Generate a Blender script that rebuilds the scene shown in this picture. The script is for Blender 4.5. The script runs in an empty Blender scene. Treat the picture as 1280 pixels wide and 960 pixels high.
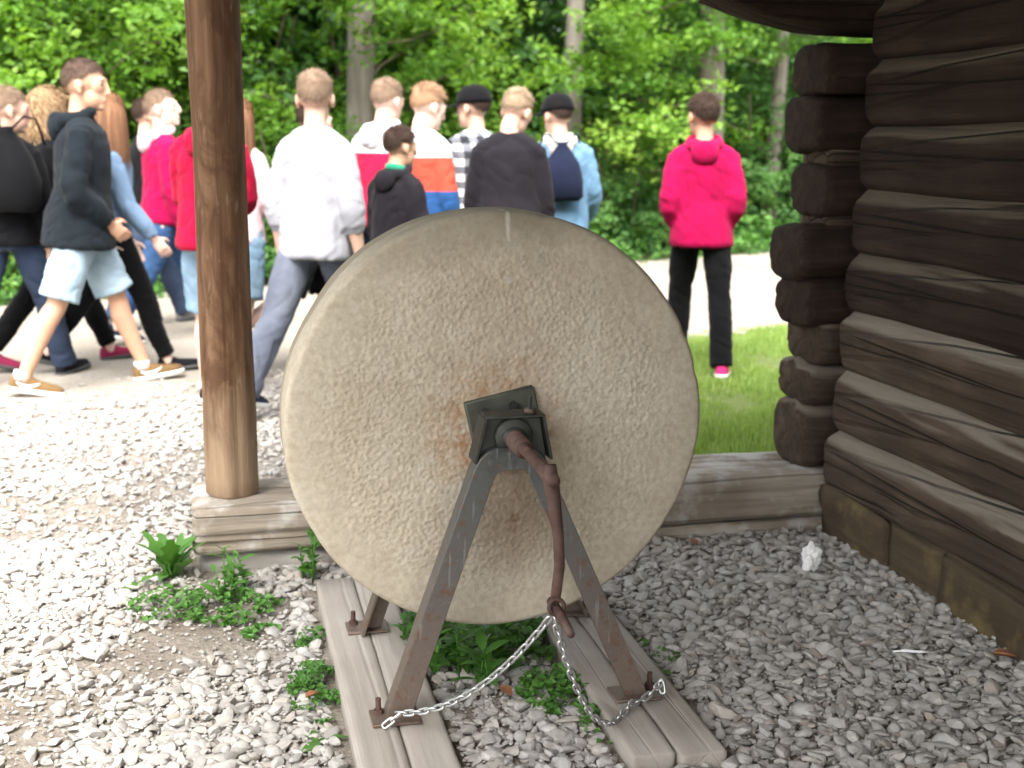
import bpy, bmesh, math, random
import numpy as np
from mathutils import Vector, Matrix, Euler
rad = math.radians
random.seed(7); RNG = np.random.default_rng(7)

# ------------------------------------------------------------------ camera, sky, sun, exposure
scene = bpy.context.scene
COL = scene.collection
cam_d = bpy.data.cameras.new('camera'); cam = bpy.data.objects.new('camera', cam_d); COL.objects.link(cam)
cam.location = (0, 0, 1.35); cam.rotation_euler = (rad(90 - 10.86), 0, rad(-12.8))
cam_d.sensor_width = 36; cam_d.lens = 45; cam_d.clip_start = 0.05; cam_d.clip_end = 2000
cam_d.dof.use_dof = True; cam_d.dof.focus_distance = 3.0; cam_d.dof.aperture_fstop = 3.6
scene.camera = cam
SUN_EL, SUN_AZ = 56, 196          # azimuth: degrees clockwise from +Y (bright part of the overcast behind the viewer)
world = bpy.data.worlds.new('World'); scene.world = world; world.use_nodes = True
wn = world.node_tree.nodes; wl = world.node_tree.links; wn.clear()
sky = wn.new('ShaderNodeTexSky'); sky.sky_type = 'NISHITA'; sky.sun_disc = False
sky.sun_elevation = rad(SUN_EL); sky.sun_rotation = rad(SUN_AZ); sky.dust_density = 4; sky.ozone_density = 1; sky.air_density = 1
hs = wn.new('ShaderNodeHueSaturation'); hs.inputs['Saturation'].default_value = 0.22
bg = wn.new('ShaderNodeBackground'); bg.inputs['Strength'].default_value = 0.14
wo = wn.new('ShaderNodeOutputWorld')
wl.new(sky.outputs[0], hs.inputs['Color']); wl.new(hs.outputs[0], bg.inputs[0]); wl.new(bg.outputs[0], wo.inputs[0])
sun_d = bpy.data.lights.new('sun', 'SUN'); sun_d.energy = 1.5; sun_d.angle = rad(40); sun_d.color = (1, 0.96, 0.9)
sun = bpy.data.objects.new('sun', sun_d); COL.objects.link(sun)
_d = Vector((math.sin(rad(SUN_AZ)) * math.cos(rad(SUN_EL)), math.cos(rad(SUN_AZ)) * math.cos(rad(SUN_EL)), math.sin(rad(SUN_EL))))
sun.rotation_euler = (-_d).to_track_quat('-Z', 'Y').to_euler(); sun.location = _d * 30
scene.view_settings.view_transform = 'Standard'; scene.view_settings.look = 'None'
scene.view_settings.exposure = 2.45; scene.view_settings.gamma = 1
scene.render.engine = 'CYCLES'
scene.cycles.use_denoising = True
scene.cycles.max_bounces = 5; scene.cycles.diffuse_bounces = 3; scene.cycles.transmission_bounces = 4
scene.cycles.caustics_reflective = False; scene.cycles.caustics_refractive = False

# ------------------------------------------------------------------ helpers
def vnoise(P, seed=0):
    P = np.asarray(P, float); i = np.floor(P).astype(np.int64); f = P - i; f = f * f * (3 - 2 * f)
    def h(a):
        n = (a[:, 0] * 73856093) ^ (a[:, 1] * 19349663) ^ (a[:, 2] * 83492791) ^ (seed * 2654435761)
        n = (n ^ (n >> 13)) * 1274126177 & 0xffffffff
        n = (n ^ (n >> 16)) * 2246822519 & 0xffffffff
        return (n & 0xffff) / 65535.0
    r = 0
    for dx in (0, 1):
        wx = f[:, 0] if dx else 1 - f[:, 0]
        for dy in (0, 1):
            wy = f[:, 1] if dy else 1 - f[:, 1]
            for dz in (0, 1):
                wz = f[:, 2] if dz else 1 - f[:, 2]
                r = r + wx * wy * wz * h(i + np.array([dx, dy, dz]))
    return r * 2 - 1
def fbm(P, seed=0, o=3):
    r = 0; a = 1; P = np.asarray(P, float)
    for k in range(o):
        r = r + a * vnoise(P * 2 ** k + 17.3 * k, seed + k); a *= .5
    return r
def tag(o, label=None, cat=None, group=None, kind=None):
    if label: o['label'] = label
    if cat: o['category'] = cat
    if group: o['group'] = group
    if kind: o['kind'] = kind
    return o
def empty(name, loc=(0, 0, 0), rz=0):
    o = bpy.data.objects.new(name, None); COL.objects.link(o); o.location = loc; o.rotation_euler = (0, 0, rz)
    o.empty_display_size = .1; return o
def link_mesh(name, me, parent=None, loc=None, rot=None):
    o = bpy.data.objects.new(name, me); COL.objects.link(o)
    if parent is not None: o.parent = parent
    if loc is not None: o.location = loc
    if rot is not None: o.rotation_euler = rot
    return o
class MB:
    def __init__(s): s.v = []; s.f = []; s.n = 0; s.mi = []
    def add(s, v, f, m=0):
        v = np.asarray(v, float).reshape(-1, 3); s.v.append(v)
        s.f += [tuple(int(i) + s.n for i in q) for q in f]; s.mi += [m] * len(f); s.n += len(v); return s
    def box(s, a, b, M=None, m=0):
        x0, y0, z0 = a; x1, y1, z1 = b
        v = np.array([(x0, y0, z0), (x1, y0, z0), (x1, y1, z0), (x0, y1, z0), (x0, y0, z1), (x1, y0, z1), (x1, y1, z1), (x0, y1, z1)])
        if M is not None: v = np.array([M @ Vector(p) for p in v])
        return s.add(v, [(0, 3, 2, 1), (4, 5, 6, 7), (0, 1, 5, 4), (1, 2, 6, 5), (2, 3, 7, 6), (3, 0, 4, 7)], m)
    def loft(s, rings, m=0, closed=False):
        R = np.asarray(rings, float); n, k = R.shape[:2]; f = []
        for a in range(n if closed else n - 1):
            b = (a + 1) % n
            for j in range(k):
                j2 = (j + 1) % k; f.append((a * k + j, a * k + j2, b * k + j2, b * k + j))
        v = R.reshape(-1, 3)
        if not closed:
            v = np.vstack([v, R[0].mean(0), R[-1].mean(0)])
            for j in range(k):
                j2 = (j + 1) % k; f.append((n * k, j2, j)); f.append((n * k + 1, (n - 1) * k + j, (n - 1) * k + j2))
        return s.add(v, f, m)
    def tube(s, pts, rr, n=12, side=(1, 0, 0), cap=True, m=0):
        P = [Vector(p) for p in pts]; rings = []; side = Vector(side)
        for i, p in enumerate(P):
            t = (P[min(i + 1, len(P) - 1)] - P[max(i - 1, 0)]).normalized()
            a = side - t * side.dot(t)
            if a.length < 1e-3: a = Vector((0, 1, 0)) - t * t.y
            a.normalize(); b = t.cross(a)
            r = rr[i] if isinstance(rr, (list, tuple)) else rr
            rx, ry = r if isinstance(r, (list, tuple)) else (r, r)
            rings.append([p + a * (rx * math.cos(2 * math.pi * j / n)) + b * (ry * math.sin(2 * math.pi * j / n)) for j in range(n)])
        return s.loft(rings, m)
    def ell(s, c, r, M=None, nu=14, nv=9, m=0):
        rings = []
        for i in range(1, nv):
            th = math.pi * i / nv
            rings.append([(c[0] + r[0] * math.sin(th) * math.cos(2 * math.pi * j / nu), c[1] + r[1] * math.sin(th) * math.sin(2 * math.pi * j / nu), c[2] - r[2] * math.cos(th)) for j in range(nu)])
        R = np.array(rings); k = nu; f = []
        n = len(rings)
        for a in range(n - 1):
            for j in range(k): f.append((a * k + j, a * k + (j + 1) % k, (a + 1) * k + (j + 1) % k, (a + 1) * k + j))
        v = np.vstack([R.reshape(-1, 3), [(c[0], c[1], c[2] - r[2])], [(c[0], c[1], c[2] + r[2])]])
        for j in range(k): f.append((n * k, (j + 1) % k, j)); f.append((n * k + 1, (n - 1) * k + j, (n - 1) * k + (j + 1) % k))
        if M is not None: v = np.array([M @ Vector(p) for p in v])
        return s.add(v, f, m)
    def verts(s): return np.vstack(s.v)
    def mesh(s, name, mats, smooth=True):
        me = bpy.data.meshes.new(name); me.from_pydata(s.verts().tolist(), [], s.f)
        for mt in (mats if isinstance(mats, (list, tuple)) else [mats]): me.materials.append(mt)
        if smooth: me.polygons.foreach_set('use_smooth', [True] * len(me.polygons))
        if any(s.mi): me.polygons.foreach_set('material_index', s.mi)
        me.update(); return me
    def build(s, name, mats, parent=None, smooth=True, loc=None, rot=None):
        return link_mesh(name, s.mesh(name, mats, smooth), parent, loc, rot)
def bevel(o, w, seg=2, ang=35):
    bm = bmesh.new(); bm.from_mesh(o.data); bmesh.ops.remove_doubles(bm, verts=bm.verts, dist=1e-5)
    bm.normal_update()
    ed = [e for e in bm.edges if len(e.link_faces) == 2 and e.calc_face_angle(0) > rad(ang)]
    bmesh.ops.bevel(bm, geom=ed, offset=w, segments=seg, profile=.5, affect='EDGES', clamp_overlap=True)
    bm.to_mesh(o.data); bm.free()
    o.data.polygons.foreach_set('use_smooth', [True] * len(o.data.polygons)); 
    try: o.data.set_sharp_from_angle(angle=rad(40))
    except Exception: pass
    return o

# ------------------------------------------------------------------ materials
class NT:
    def __init__(s, name):
        s.m = bpy.data.materials.new(name); s.m.use_nodes = True; s.t = s.m.node_tree; s.N = s.t.nodes; s.L = s.t.links
        s.b = s.N['Principled BSDF']; s.out = s.N['Material Output']
        s.tc = s.N.new('ShaderNodeTexCoord')
    def link(s, a, b): s.L.new(a, b)
    def coord(s, kind='Object', scale=(1, 1, 1), loc=(0, 0, 0)):
        mp = s.N.new('ShaderNodeMapping'); mp.inputs['Scale'].default_value = scale; mp.inputs['Location'].default_value = loc
        s.link(s.tc.outputs[kind], mp.inputs[0]); return mp.outputs[0]
    def noise(s, co, scale=5, detail=4, rough=.55, dist=0):
        n = s.N.new('ShaderNodeTexNoise'); n.inputs['Scale'].default_value = scale; n.inputs['Detail'].default_value = detail
        n.inputs['Roughness'].default_value = rough; n.inputs['Distortion'].default_value = dist
        s.link(co, n.inputs['Vector']); return n.outputs['Fac']
    def voro(s, co, scale=5, feature='F1'):
        n = s.N.new('ShaderNodeTexVoronoi'); n.inputs['Scale'].default_value = scale; n.feature = feature
        s.link(co, n.inputs['Vector']); return n.outputs['Distance']
    def ramp(s, fac, stops):
        r = s.N.new('ShaderNodeValToRGB'); e = r.color_ramp.elements
        while len(e) > 1: e.remove(e[-1])
        e[0].position = stops[0][0]; e[0].color = c4(stops[0][1])
        for p, c in stops[1:]:
            q = e.new(p); q.color = c4(c)
        s.link(fac, r.inputs[0]); return r.outputs[0]
    def mix(s, fac, a, b, mode='MIX'):
        x = s.N.new('ShaderNodeMix'); x.data_type = 'RGBA'; x.blend_type = mode
        for v, i in ((fac, 0), (a, 6), (b, 7)):
            if isinstance(v, (int, float)): x.inputs[i].default_value = v
            elif isinstance(v, tuple): x.inputs[i].default_value = c4(v)
            else: s.link(v, x.inputs[i])
        return x.outputs[2]
    def math(s, op, a, b=0.0, c=None):
        x = s.N.new('ShaderNodeMath'); x.operation = op
        for v, i in ((a, 0), (b, 1), (c, 2)):
            if v is None: continue
            if isinstance(v, (int, float)): x.inputs[i].default_value = v
            else: s.link(v, x.inputs[i])
        return x.outputs[0]
    def sep(s, co):
        x = s.N.new('ShaderNodeSeparateXYZ'); s.link(co, x.inputs[0]); return x.outputs
    def bump(s, h, strength=.5, dist=.01, prev=None):
        b = s.N.new('ShaderNodeBump'); b.inputs['Strength'].default_value = strength; b.inputs['Distance'].default_value = dist
        s.link(h, b.inputs['Height'])
        if prev is not None: s.link(prev, b.inputs['Normal'])
        s.link(b.outputs[0], s.b.inputs['Normal']); return b.outputs[0]
    def col(s, c):
        if isinstance(c, tuple): s.b.inputs['Base Color'].default_value = c4(c)
        else: s.link(c, s.b.inputs['Base Color'])
    def set(s, rough=.8, metal=0, spec=.4):
        s.b.inputs['Roughness'].default_value = rough; s.b.inputs['Metallic'].default_value = metal
        s.b.inputs['Specular IOR Level'].default_value = spec; return s.m
def c4(c):
    if isinstance(c, (int, float)): return (c, c, c, 1)
    return tuple(c) if len(c) == 4 else (*c, 1)
def mul(c, k): return tuple(min(1, x * k) for x in c)

def wood(name, dark, mid, light, axis=0, scale=1.0, rough=.85, bumpk=.6, patches=None, ring=True, top_light=None):
    n = NT(name); sc = [14 * scale] * 3; sc[axis] = .9 * scale
    co = n.coord('Object', sc); g = n.noise(co, 1.0, 6, .62, .4)
    co2 = n.coord('Object', tuple(x * 4 for x in sc)); g2 = n.noise(co2, 1.0, 4, .6)
    big = n.noise(n.coord('Object', (1, 1, 1)), 3.2 * scale, 3, .5)
    c = n.ramp(g, [(.28, dark), (.5, mid), (.72, light)])
    c = n.mix(n.math('MULTIPLY', g2, .5), c, mul(dark, .7), 'MIX')
    c = n.mix(n.ramp(big, [(.4, 0), (.62, 1)]), c, n.mix(.55, c, dark))
    if top_light is not None:                              # sky light on the shoulders that face up, painted into the colour
        ge = n.N.new('ShaderNodeNewGeometry'); nz = n.sep(ge.outputs['Normal'])[2]; dn_ = n.math('ADD', nz, n.math('MULTIPLY', n.math('SUBTRACT', g, .5), .5)); c = n.mix(n.ramp(dn_, [(.35, 0), (.7, .8)]), c, top_light)
    if patches is not None:
        pn = n.noise(n.coord('Object', (1, 1, 1), (3.1, 5.2, 1)), 5, 4, .6)
        c = n.mix(n.ramp(pn, [(.52, 0), (.66, 1)]), c, patches)
    n.col(c)
    # checks: thin dark cracks along the grain
    sc3 = [9 * scale] * 3; sc3[axis] = .35 * scale
    cr = n.voro(n.coord('Object', sc3, (1.3, .4, 2.2)), 1.0, 'DISTANCE_TO_EDGE')
    crm = n.ramp(cr, [(.0, 0), (.035, 1)])
    h = n.math('ADD', n.math('MULTIPLY', g, .6), n.math('MULTIPLY', g2, .4)); h = n.math('ADD', h, n.math('MULTIPLY', crm, .6 if ring else 0.0))
    n.bump(h, bumpk, .018)
    return n.set(rough, 0, .25)
def cloth(name, c, var=.25, scale=260, rough=.9, zbands=None, grain=None):
    n = NT(name); co = n.coord('Object')
    f = n.noise(co, 9, 3, .5); w = n.noise(co, scale, 2, .5)
    base = c
    if zbands:                                     # printed colour blocks of the garment, by height
        z = n.sep(co)[2]
        r = n.N.new('ShaderNodeValToRGB'); r.color_ramp.interpolation = 'CONSTANT'; e = r.color_ramp.elements
        e[0].position = 0; e[0].color = c4(zbands[0][1]); e[1].position = zbands[1][0] / 2; e[1].color = c4(zbands[1][1])
        for zz, cc in zbands[2:]:
            q = e.new(zz / 2); q.color = c4(cc)
        n.link(n.math('MULTIPLY', z, .5), r.inputs[0]); base = r.outputs[0]
    lo = n.mix(1.0, base, c4(1 - var * .8)[:3], 'MULTIPLY')
    cc = n.mix(n.ramp(f, [(.35, 0), (.65, 1)]), lo, base)
    cc = n.mix(n.math('MULTIPLY', w, .35), cc, n.mix(1.0, cc, (.65, .65, .65), 'MULTIPLY'))
    n.col(cc); n.bump(w, .25, .002)
    m = n.set(rough, 0, .08); n.b.inputs['Sheen Weight'].default_value = .04; return m
def denim(name, c, light):
    n = NT(name); co = n.coord('Object'); f = n.noise(co, 6, 3, .5); w = n.noise(n.coord('Object', (1, 1, .3)), 350, 2, .6)
    cc = n.mix(n.ramp(f, [(.35, 0), (.7, 1)]), c, light)
    cc = n.mix(n.math('MULTIPLY', w, .5), cc, mul(c, .6)); n.col(cc); n.bump(w, .3, .002); return n.set(.9, 0, .2)
def simple(name, c, rough=.6, metal=0, var=.2, scale=30, spec=.4, bump=.15):
    n = NT(name); co = n.coord('Object'); f = n.noise(co, scale, 4, .6)
    n.col(n.mix(n.ramp(f, [(.3, 0), (.7, 1)]), mul(c, 1 - var), mul(c, 1 + var)))
    if bump: n.bump(f, bump, .004)
    return n.set(rough, metal, spec)
def leafmat(name, stops, trans=.45, rough=.5):
    n = NT(name); oi = n.N.new('ShaderNodeObjectInfo'); at = n.N.new('ShaderNodeAttribute'); at.attribute_name = 'tone'
    fac = n.math('ADD', n.math('MULTIPLY', at.outputs['Fac'], .75), n.math('MULTIPLY', oi.outputs['Random'], .25))
    c = n.ramp(fac, stops); n.col(c); n.set(rough, 0, .35)
    tr = n.N.new('ShaderNodeBsdfTranslucent'); n.link(n.mix(1.0, c, (1.15, 1.2, .55), 'MULTIPLY'), tr.inputs[0])
    mx = n.N.new('ShaderNodeMixShader'); mx.inputs[0].default_value = trans
    n.link(n.b.outputs[0], mx.inputs[1]); n.link(tr.outputs[0], mx.inputs[2]); n.link(mx.outputs[0], n.out.inputs[0]); return n.m
def skinmat(name, c):
    n = NT(name); co = n.coord('Object'); f = n.noise(co, 14, 3, .5)
    n.col(n.mix(n.ramp(f, [(.35, 0), (.65, 1)]), mul(c, .9), n.mix(.25, c, mul((c[0] * 1.1, c[1] * .92, c[2] * .85), 1))))
    m = n.set(.55, 0, .35); n.b.inputs['Subsurface Weight'].default_value = .08; n.b.inputs['Subsurface Radius'].default_value = (.01, .004, .002); return m
def hairmat(name, c):
    n = NT(name); at = n.N.new('ShaderNodeAttribute'); at.attribute_name = 'tone'
    n.col(n.ramp(at.outputs['Fac'], [(0, mul(c, .55)), (.5, c), (1, mul(c, 1.35))])); return n.set(.7, 0, .12)

M = {}
M['beam'] = wood('weathered_beam_wood', (.15, .115, .082), (.36, .31, .245), (.52, .47, .395), 0, 1.2, bumpk=.8, patches=(.44, .415, .38))
M['post'] = wood('brown_post_wood', (.085, .042, .020), (.185, .10, .052), (.33, .21, .12), 0, 1.5, bumpk=.8)
def m_post():
    n = NT('brown_post_wood'); co = n.coord('Object', (.8, 20, 20)); x = n.sep(n.coord('Object'))[0]
    g = n.noise(co, 1, 6, .65, .5); g2 = n.noise(n.coord('Object', (3.5, 60, 60)), 1, 4, .6); blot = n.noise(n.coord('Object', (3, 9, 9)), 1.3, 5, .65, .8); fl = n.noise(n.coord('Object', (10, 40, 40)), 1, 3, .6)
    c = n.ramp(g, [(.3, (.078, .039, .020)), (.5, (.155, .084, .045)), (.72, (.26, .160, .092))])
    c = n.mix(n.ramp(blot, [(.44, 0), (.60, .8)]), c, (.072, .034, .017)); c = n.mix(n.ramp(fl, [(.60, 0), (.70, .6)]), c, (.25, .165, .105))
    xx = n.math('ADD', x, n.math('MULTIPLY', n.math('SUBTRACT', blot, .5), .5)); c = n.mix(n.ramp(xx, [(.12, .75), (.42, 0)]), c, n.ramp(g, [(.3, (.20, .135, .082)), (.7, (.36, .26, .17))])); n.col(c)
    h = n.math('ADD', n.math('MULTIPLY', g, .6), n.math('MULTIPLY', g2, .5)); n.bump(h, .7, .010); return n.set(.85, 0, .2)
M['post'] = m_post()
M['plank'] = wood('pale_plank_wood', (.27, .235, .20), (.385, .345, .30), (.455, .415, .37), 1, 1.2, bumpk=.22)
M['log'] = wood('dark_log_wood', (.013, .007, .0045), (.036, .020, .013), (.085, .057, .040), 0, 1.0, bumpk=1.0, top_light=(.125, .10, .074))
M['logb'] = wood('brown_log_wood', (.038, .025, .017), (.105, .073, .050), (.20, .155, .118), 0, 1.0, bumpk=1.0, top_light=(.25, .212, .168))
M['logend'] = wood('log_end_wood', (.014, .008, .005), (.036, .020, .0125), (.066, .042, .027), 0, 2.2, bumpk=.9, ring=False)
M['stub'] = wood('weathered_log_end_wood', (.03, .019, .012), (.075, .05, .034), (.14, .105, .078), 0, 1.6, bumpk=.9, ring=False, top_light=(.17, .14, .105))
M['roof'] = wood('roof_board_wood', (.05, .032, .02), (.10, .07, .045), (.16, .12, .08), 0, 1)
def m_stone():
    n = NT('sandstone'); co = n.coord('Object'); x, y, z = n.sep(co)
    r = n.math('SQRT', n.math('ADD', n.math('MULTIPLY', x, x), n.math('MULTIPLY', z, z)))
    big = n.noise(co, 4, 5, .6); fine = n.noise(co, 60, 5, .65); mid = n.noise(co, 16, 4, .6)
    c = n.ramp(big, [(.3, (.385, .330, .245)), (.5, (.455, .398, .305)), (.7, (.50, .448, .355))])
    c = n.mix(n.ramp(fine, [(.35, .5), (.62, 0)]), c, (.27, .225, .16))
    c = n.mix(n.ramp(mid, [(.55, 0), (.75, .5)]), c, (.42, .385, .315))
    # rust bled from the hub plate, ragged
    rr = n.math('ADD', r, n.math('MULTIPLY', n.math('SUBTRACT', n.noise(co, 11, 5, .7), .5), .26))
    rm = n.ramp(rr, [(.05, 0), (.09, .8), (.13, .45), (.20, 0)])
    rb = n.ramp(n.noise(co, 38, 5, .7), [(.42, 0), (.62, 1)])
    c = n.mix(n.math('MULTIPLY', rm, n.math('ADD', n.math('MULTIPLY', rb, .65), .3)), c, (.27, .125, .045))
    # rust run below the hub and a dark knot of dirt
    dx = n.math('SUBTRACT', x, .035); dz = n.math('ADD', z, .235)
    d2 = n.math('SQRT', n.math('ADD', n.math('MULTIPLY', dx, dx), n.math('MULTIPLY', dz, dz)))
    d2 = n.math('ADD', d2, n.math('MULTIPLY', n.math('SUBTRACT', n.noise(co, 22, 4, .7), .5), .09))
    c = n.mix(n.ramp(d2, [(.0, .85), (.025, .5), (.09, .28), (.15, 0)]), c, (.13, .07, .032))
    # wet grime over the crown of the wheel
    zz = n.math('ADD', z, n.math('MULTIPLY', n.math('SUBTRACT', n.noise(co, 7, 4, .6), .5), .2))
    c = n.mix(n.ramp(zz, [(.36, 0), (.50, .72)]), c, (.17, .145, .10))
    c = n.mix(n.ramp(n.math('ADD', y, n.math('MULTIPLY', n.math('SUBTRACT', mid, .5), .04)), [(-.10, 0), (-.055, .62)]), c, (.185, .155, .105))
    # pale dropping streak near the top
    sx = n.math('ABSOLUTE', n.math('ADD', n.math('SUBTRACT', x, .02), n.math('MULTIPLY', n.math('SUBTRACT', n.noise(co, 18, 2, .5), .5), .012)))
    st = n.math('MULTIPLY', n.ramp(sx, [(.002, 1), (.006, 0)]), n.math('MULTIPLY', n.ramp(z, [(.33, 0), (.335, 1)]), n.ramp(n.noise(n.coord('Object', (1, 1, .35)), 30, 2, .5), [(.47, 0), (.56, .75)])))
    c = n.mix(st, c, (.50, .48, .43)); n.col(c)
    # dressed, pitted face; smoother towards the rim
    v = n.voro(n.coord('Object', (1, 1, 1), (.3, .1, .7)), 92, 'SMOOTH_F1'); v2 = n.noise(n.coord('Object', (1, 1, 1)), 105, 3, .6)
    face = n.ramp(r, [(.36, 1), (.46, .18)])
    h = n.math('ADD', n.math('MULTIPLY', n.math('ADD', n.math('MULTIPLY', v, 1.5), n.math('MULTIPLY', v2, .7)), face), n.math('MULTIPLY', fine, .35))
    n.bump(h, .50, .0052); return n.set(.92, 0, .2)
M['stone'] = m_stone()
def m_steel():
    n = NT('painted_steel'); co = n.coord('Object'); z = n.sep(co)[2]
    a = n.noise(co, 18, 5, .65); b = n.noise(co, 70, 4, .6)
    zz = n.math('ADD', z, n.math('MULTIPLY', n.math('SUBTRACT', a, .5), .35))
    c = n.ramp(zz, [(.12, (.135, .10, .078)), (.30, (.115, .095, .082)), (.46, (.094, .092, .085)), (.62, (.082, .086, .081)), (.70, (.035, .038, .037))])
    c = n.mix(n.ramp(b, [(.58, 0), (.72, .5)]), c, (.2, .17, .14)); c = n.mix(n.ramp(n.noise(co, 27, 6, .75), [(.54, 0), (.60, .75)]), c, (.12, .062, .036)); c = n.mix(n.ramp(n.noise(n.coord('Object', (60, 60, 6)), 1, 3, .6), [(.62, 0), (.68, .4)]), c, (.26, .25, .24)); n.col(c); n.bump(b, .15, .003); return n.set(.5, .25, .5)
M['steel'] = m_steel()
M['dark_steel'] = simple('dark_steel', (.038, .040, .034), .5, .3, .4, 24)
M['plate'] = simple('green_black_plate', (.062, .066, .048), .55, .2, .3, 20)
def m_rust():
    n = NT('rusty_iron'); co = n.coord('Object'); a = n.noise(co, 30, 5, .65); b = n.noise(co, 9, 3, .5)
    c = n.ramp(a, [(.3, (.045, .025, .019)), (.55, (.092, .048, .036)), (.75, (.16, .10, .078))])
    c = n.mix(n.ramp(b, [(.45, 0), (.65, .6)]), c, (.11, .075, .062)); n.col(c); n.bump(a, .35, .004); return n.set(.7, .15, .35)
M['rust'] = m_rust()
M['galv'] = simple('galvanised_steel', (.55, .55, .54), .35, .75, .2, 40, .5)
M['found'] = wood('mossy_foundation_stone', (.05, .034, .020), (.105, .076, .046), (.17, .13, .08), 1, .5, bumpk=1.0, patches=(.135, .10, .045))
def m_gravel():
    n = NT('gravel_stone'); oi = n.N.new('ShaderNodeObjectInfo'); co = n.coord('Object'); f = n.noise(co, 1.6, 4, .6); g = n.noise(co, 9, 3, .6)
    c = n.ramp(oi.outputs['Random'], [(0, (.30, .28, .255)), (.2, (.40, .378, .345)), (.4, (.34, .328, .308)), (.6, (.45, .428, .395)), (.75, (.375, .36, .335)), (.93, (.42, .39, .345)), (1, (.33, .27, .225))])
    c = n.mix(n.ramp(f, [(.42, 0), (.68, .55)]), c, (.26, .235, .20)); n.col(c); n.bump(g, .25, .05); return n.set(.9, 0, .2)
M['gravel'] = m_gravel()
def ground_mat(name, stops, sc=3.0, fine=90, bump=.6, speck=None):
    n = NT(name); co = n.coord('Object'); a = n.noise(co, sc, 6, .6); b = n.noise(co, fine, 5, .65)
    c = n.ramp(a, stops); c = n.mix(n.ramp(b, [(.35, .55), (.6, 0)]), c, mul(stops[0][1], .6))
    if speck:
        v = n.voro(co, 38); c = n.mix(n.ramp(v, [(.0, .8), (.28, 0)]), c, speck)
    n.col(c); n.bump(b, bump, .02); return n.set(.95, 0, .15)
M['soil'] = ground_mat('soil', [(.3, (.13, .10, .075)), (.7, (.23, .19, .15))])
M['bed'] = ground_mat('gravel_bed_soil', [(.3, (.22, .185, .15)), (.5, (.30, .265, .22)), (.7, (.38, .345, .295))], 2.4, 70, .8)
M['path'] = ground_mat('dirt_path', [(.3, (.235, .205, .168)), (.5, (.30, .265, .222)), (.7, (.345, .315, .27))], .9, 60, .6, (.40, .37, .33))
M['turf'] = ground_mat('turf_soil', [(.3, (.09, .12, .035)), (.7, (.15, .19, .06))])
M['woodfloor'] = ground_mat('woodland_floor', [(.3, (.03, .04, .014)), (.7, (.06, .075, .025))], 1.2, 20)
M['grass'] = leafmat('grass_blade', [(0, (.15, .24, .045)), (.5, (.25, .36, .085)), (1, (.36, .44, .16))], .45)
M['leaf_shrub'] = leafmat('shrub_leaf', [(0, (.030, .085, .022)), (.45, (.068, .17, .038)), (.8, (.105, .225, .050)), (1, (.155, .275, .07))], .45)
M['leaf_tree'] = leafmat('tree_leaf', [(0, (.050, .125, .018)), (.45, (.105, .225, .026)), (.8, (.165, .30, .036)), (1, (.23, .36, .06))], .48)
M['leaf_deep'] = leafmat('deep_leaf', [(0, (.032, .085, .020)), (.5, (.058, .145, .032)), (1, (.095, .19, .045))], .42)
M['leaf_weed'] = leafmat('weed_leaf', [(0, (.045, .13, .025)), (.5, (.08, .20, .035)), (1, (.13, .27, .055))], .3, .45)
M['bark'] = wood('grey_bark', (.10, .085, .07), (.20, .175, .145), (.31, .28, .24), 2, .9, bumpk=.9)
M['twig'] = simple('twig', (.075, .055, .035), .85)
M['paper'] = simple('white_tissue', (.80, .79, .77), .9, 0, .04)
M['deadleaf'] = simple('dead_leaf', (.24, .10, .045), .8, 0, .3)
M['sole_w'] = simple('white_sole', (.72, .71, .68), .6, 0, .06)
M['sole_d'] = simple('dark_sole', (.05, .05, .05), .7)
M['eye'] = simple('eye_dark', (.05, .035, .03), .3)
M['logo'] = simple('white_mark', (.82, .82, .80), .5, 0, .02)

# ------------------------------------------------------------------ ground, path, lawn, gravel
def path_u(x, y): return (x + 1.4) * -.365 + (y - 11.1) * .931         # distance beyond the far edge of the path
def path_t(x, y): return (x + 1.4) * .931 + (y - 11.1) * .365
def path_xy(t, u): return (-1.4 + t * .931 - u * .365, 11.1 + t * .365 + u * .931)
def ground_z(x, y):
    u = path_u(x, y); s = np.clip((u - .2) / 1.5, 0, 1); s = s * s * (3 - 2 * s)
    return s * np.clip(u, 0, 22) * .13
def make_ground():
    ax = np.unique(np.concatenate([np.linspace(-400, -30, 12), np.linspace(-30, 40, 71), np.linspace(40, 400, 12)]))
    ay = np.unique(np.concatenate([np.linspace(-300, -20, 10), np.linspace(-20, 50, 71), np.linspace(50, 500, 12)]))
    X, Y = np.meshgrid(ax, ay); P = np.stack([X.ravel(), Y.ravel(), ground_z(X.ravel(), Y.ravel())], 1)
    uu = path_u(P[:, 0], P[:, 1]); P[:, 2] += np.where(uu > 1, .06 * fbm(P * .7, 3), 0)
    nx = len(ax); f = [(j * nx + i, j * nx + i + 1, (j + 1) * nx + i + 1, (j + 1) * nx + i) for j in range(len(ay) - 1) for i in range(nx - 1)]
    mb = MB().add(P, f); o = mb.build('ground', M['woodfloor']); tag(o, kind='structure'); return o
make_ground()
def sheet(name, poly, z, mat):
    mb = MB().add([(x, y, z) for x, y in poly], [tuple(range(len(poly)))]); return tag(mb.build(name, mat, smooth=False), kind='structure')
def wavy(t0, t1, u, amp, n, seed):
    ts = np.linspace(t0, t1, n); w = amp * fbm(np.stack([ts * .9, ts * 0 + u, ts * 0], 1), seed)
    return [path_xy(t, u + d) for t, d in zip(ts, w)]
sheet('path', wavy(-26, 30, -4.45, .10, 90, 5) + wavy(-26, 30, .12, .14, 90, 6)[::-1], .010, M['path'])
sheet('gravel_bed', [(-12, -8), (6, -8), (6, 3.9), (.9, 4.3), (.75, 5.2), (.9, 8.6), (-12, 3.4)], .005, M['bed'])
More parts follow.
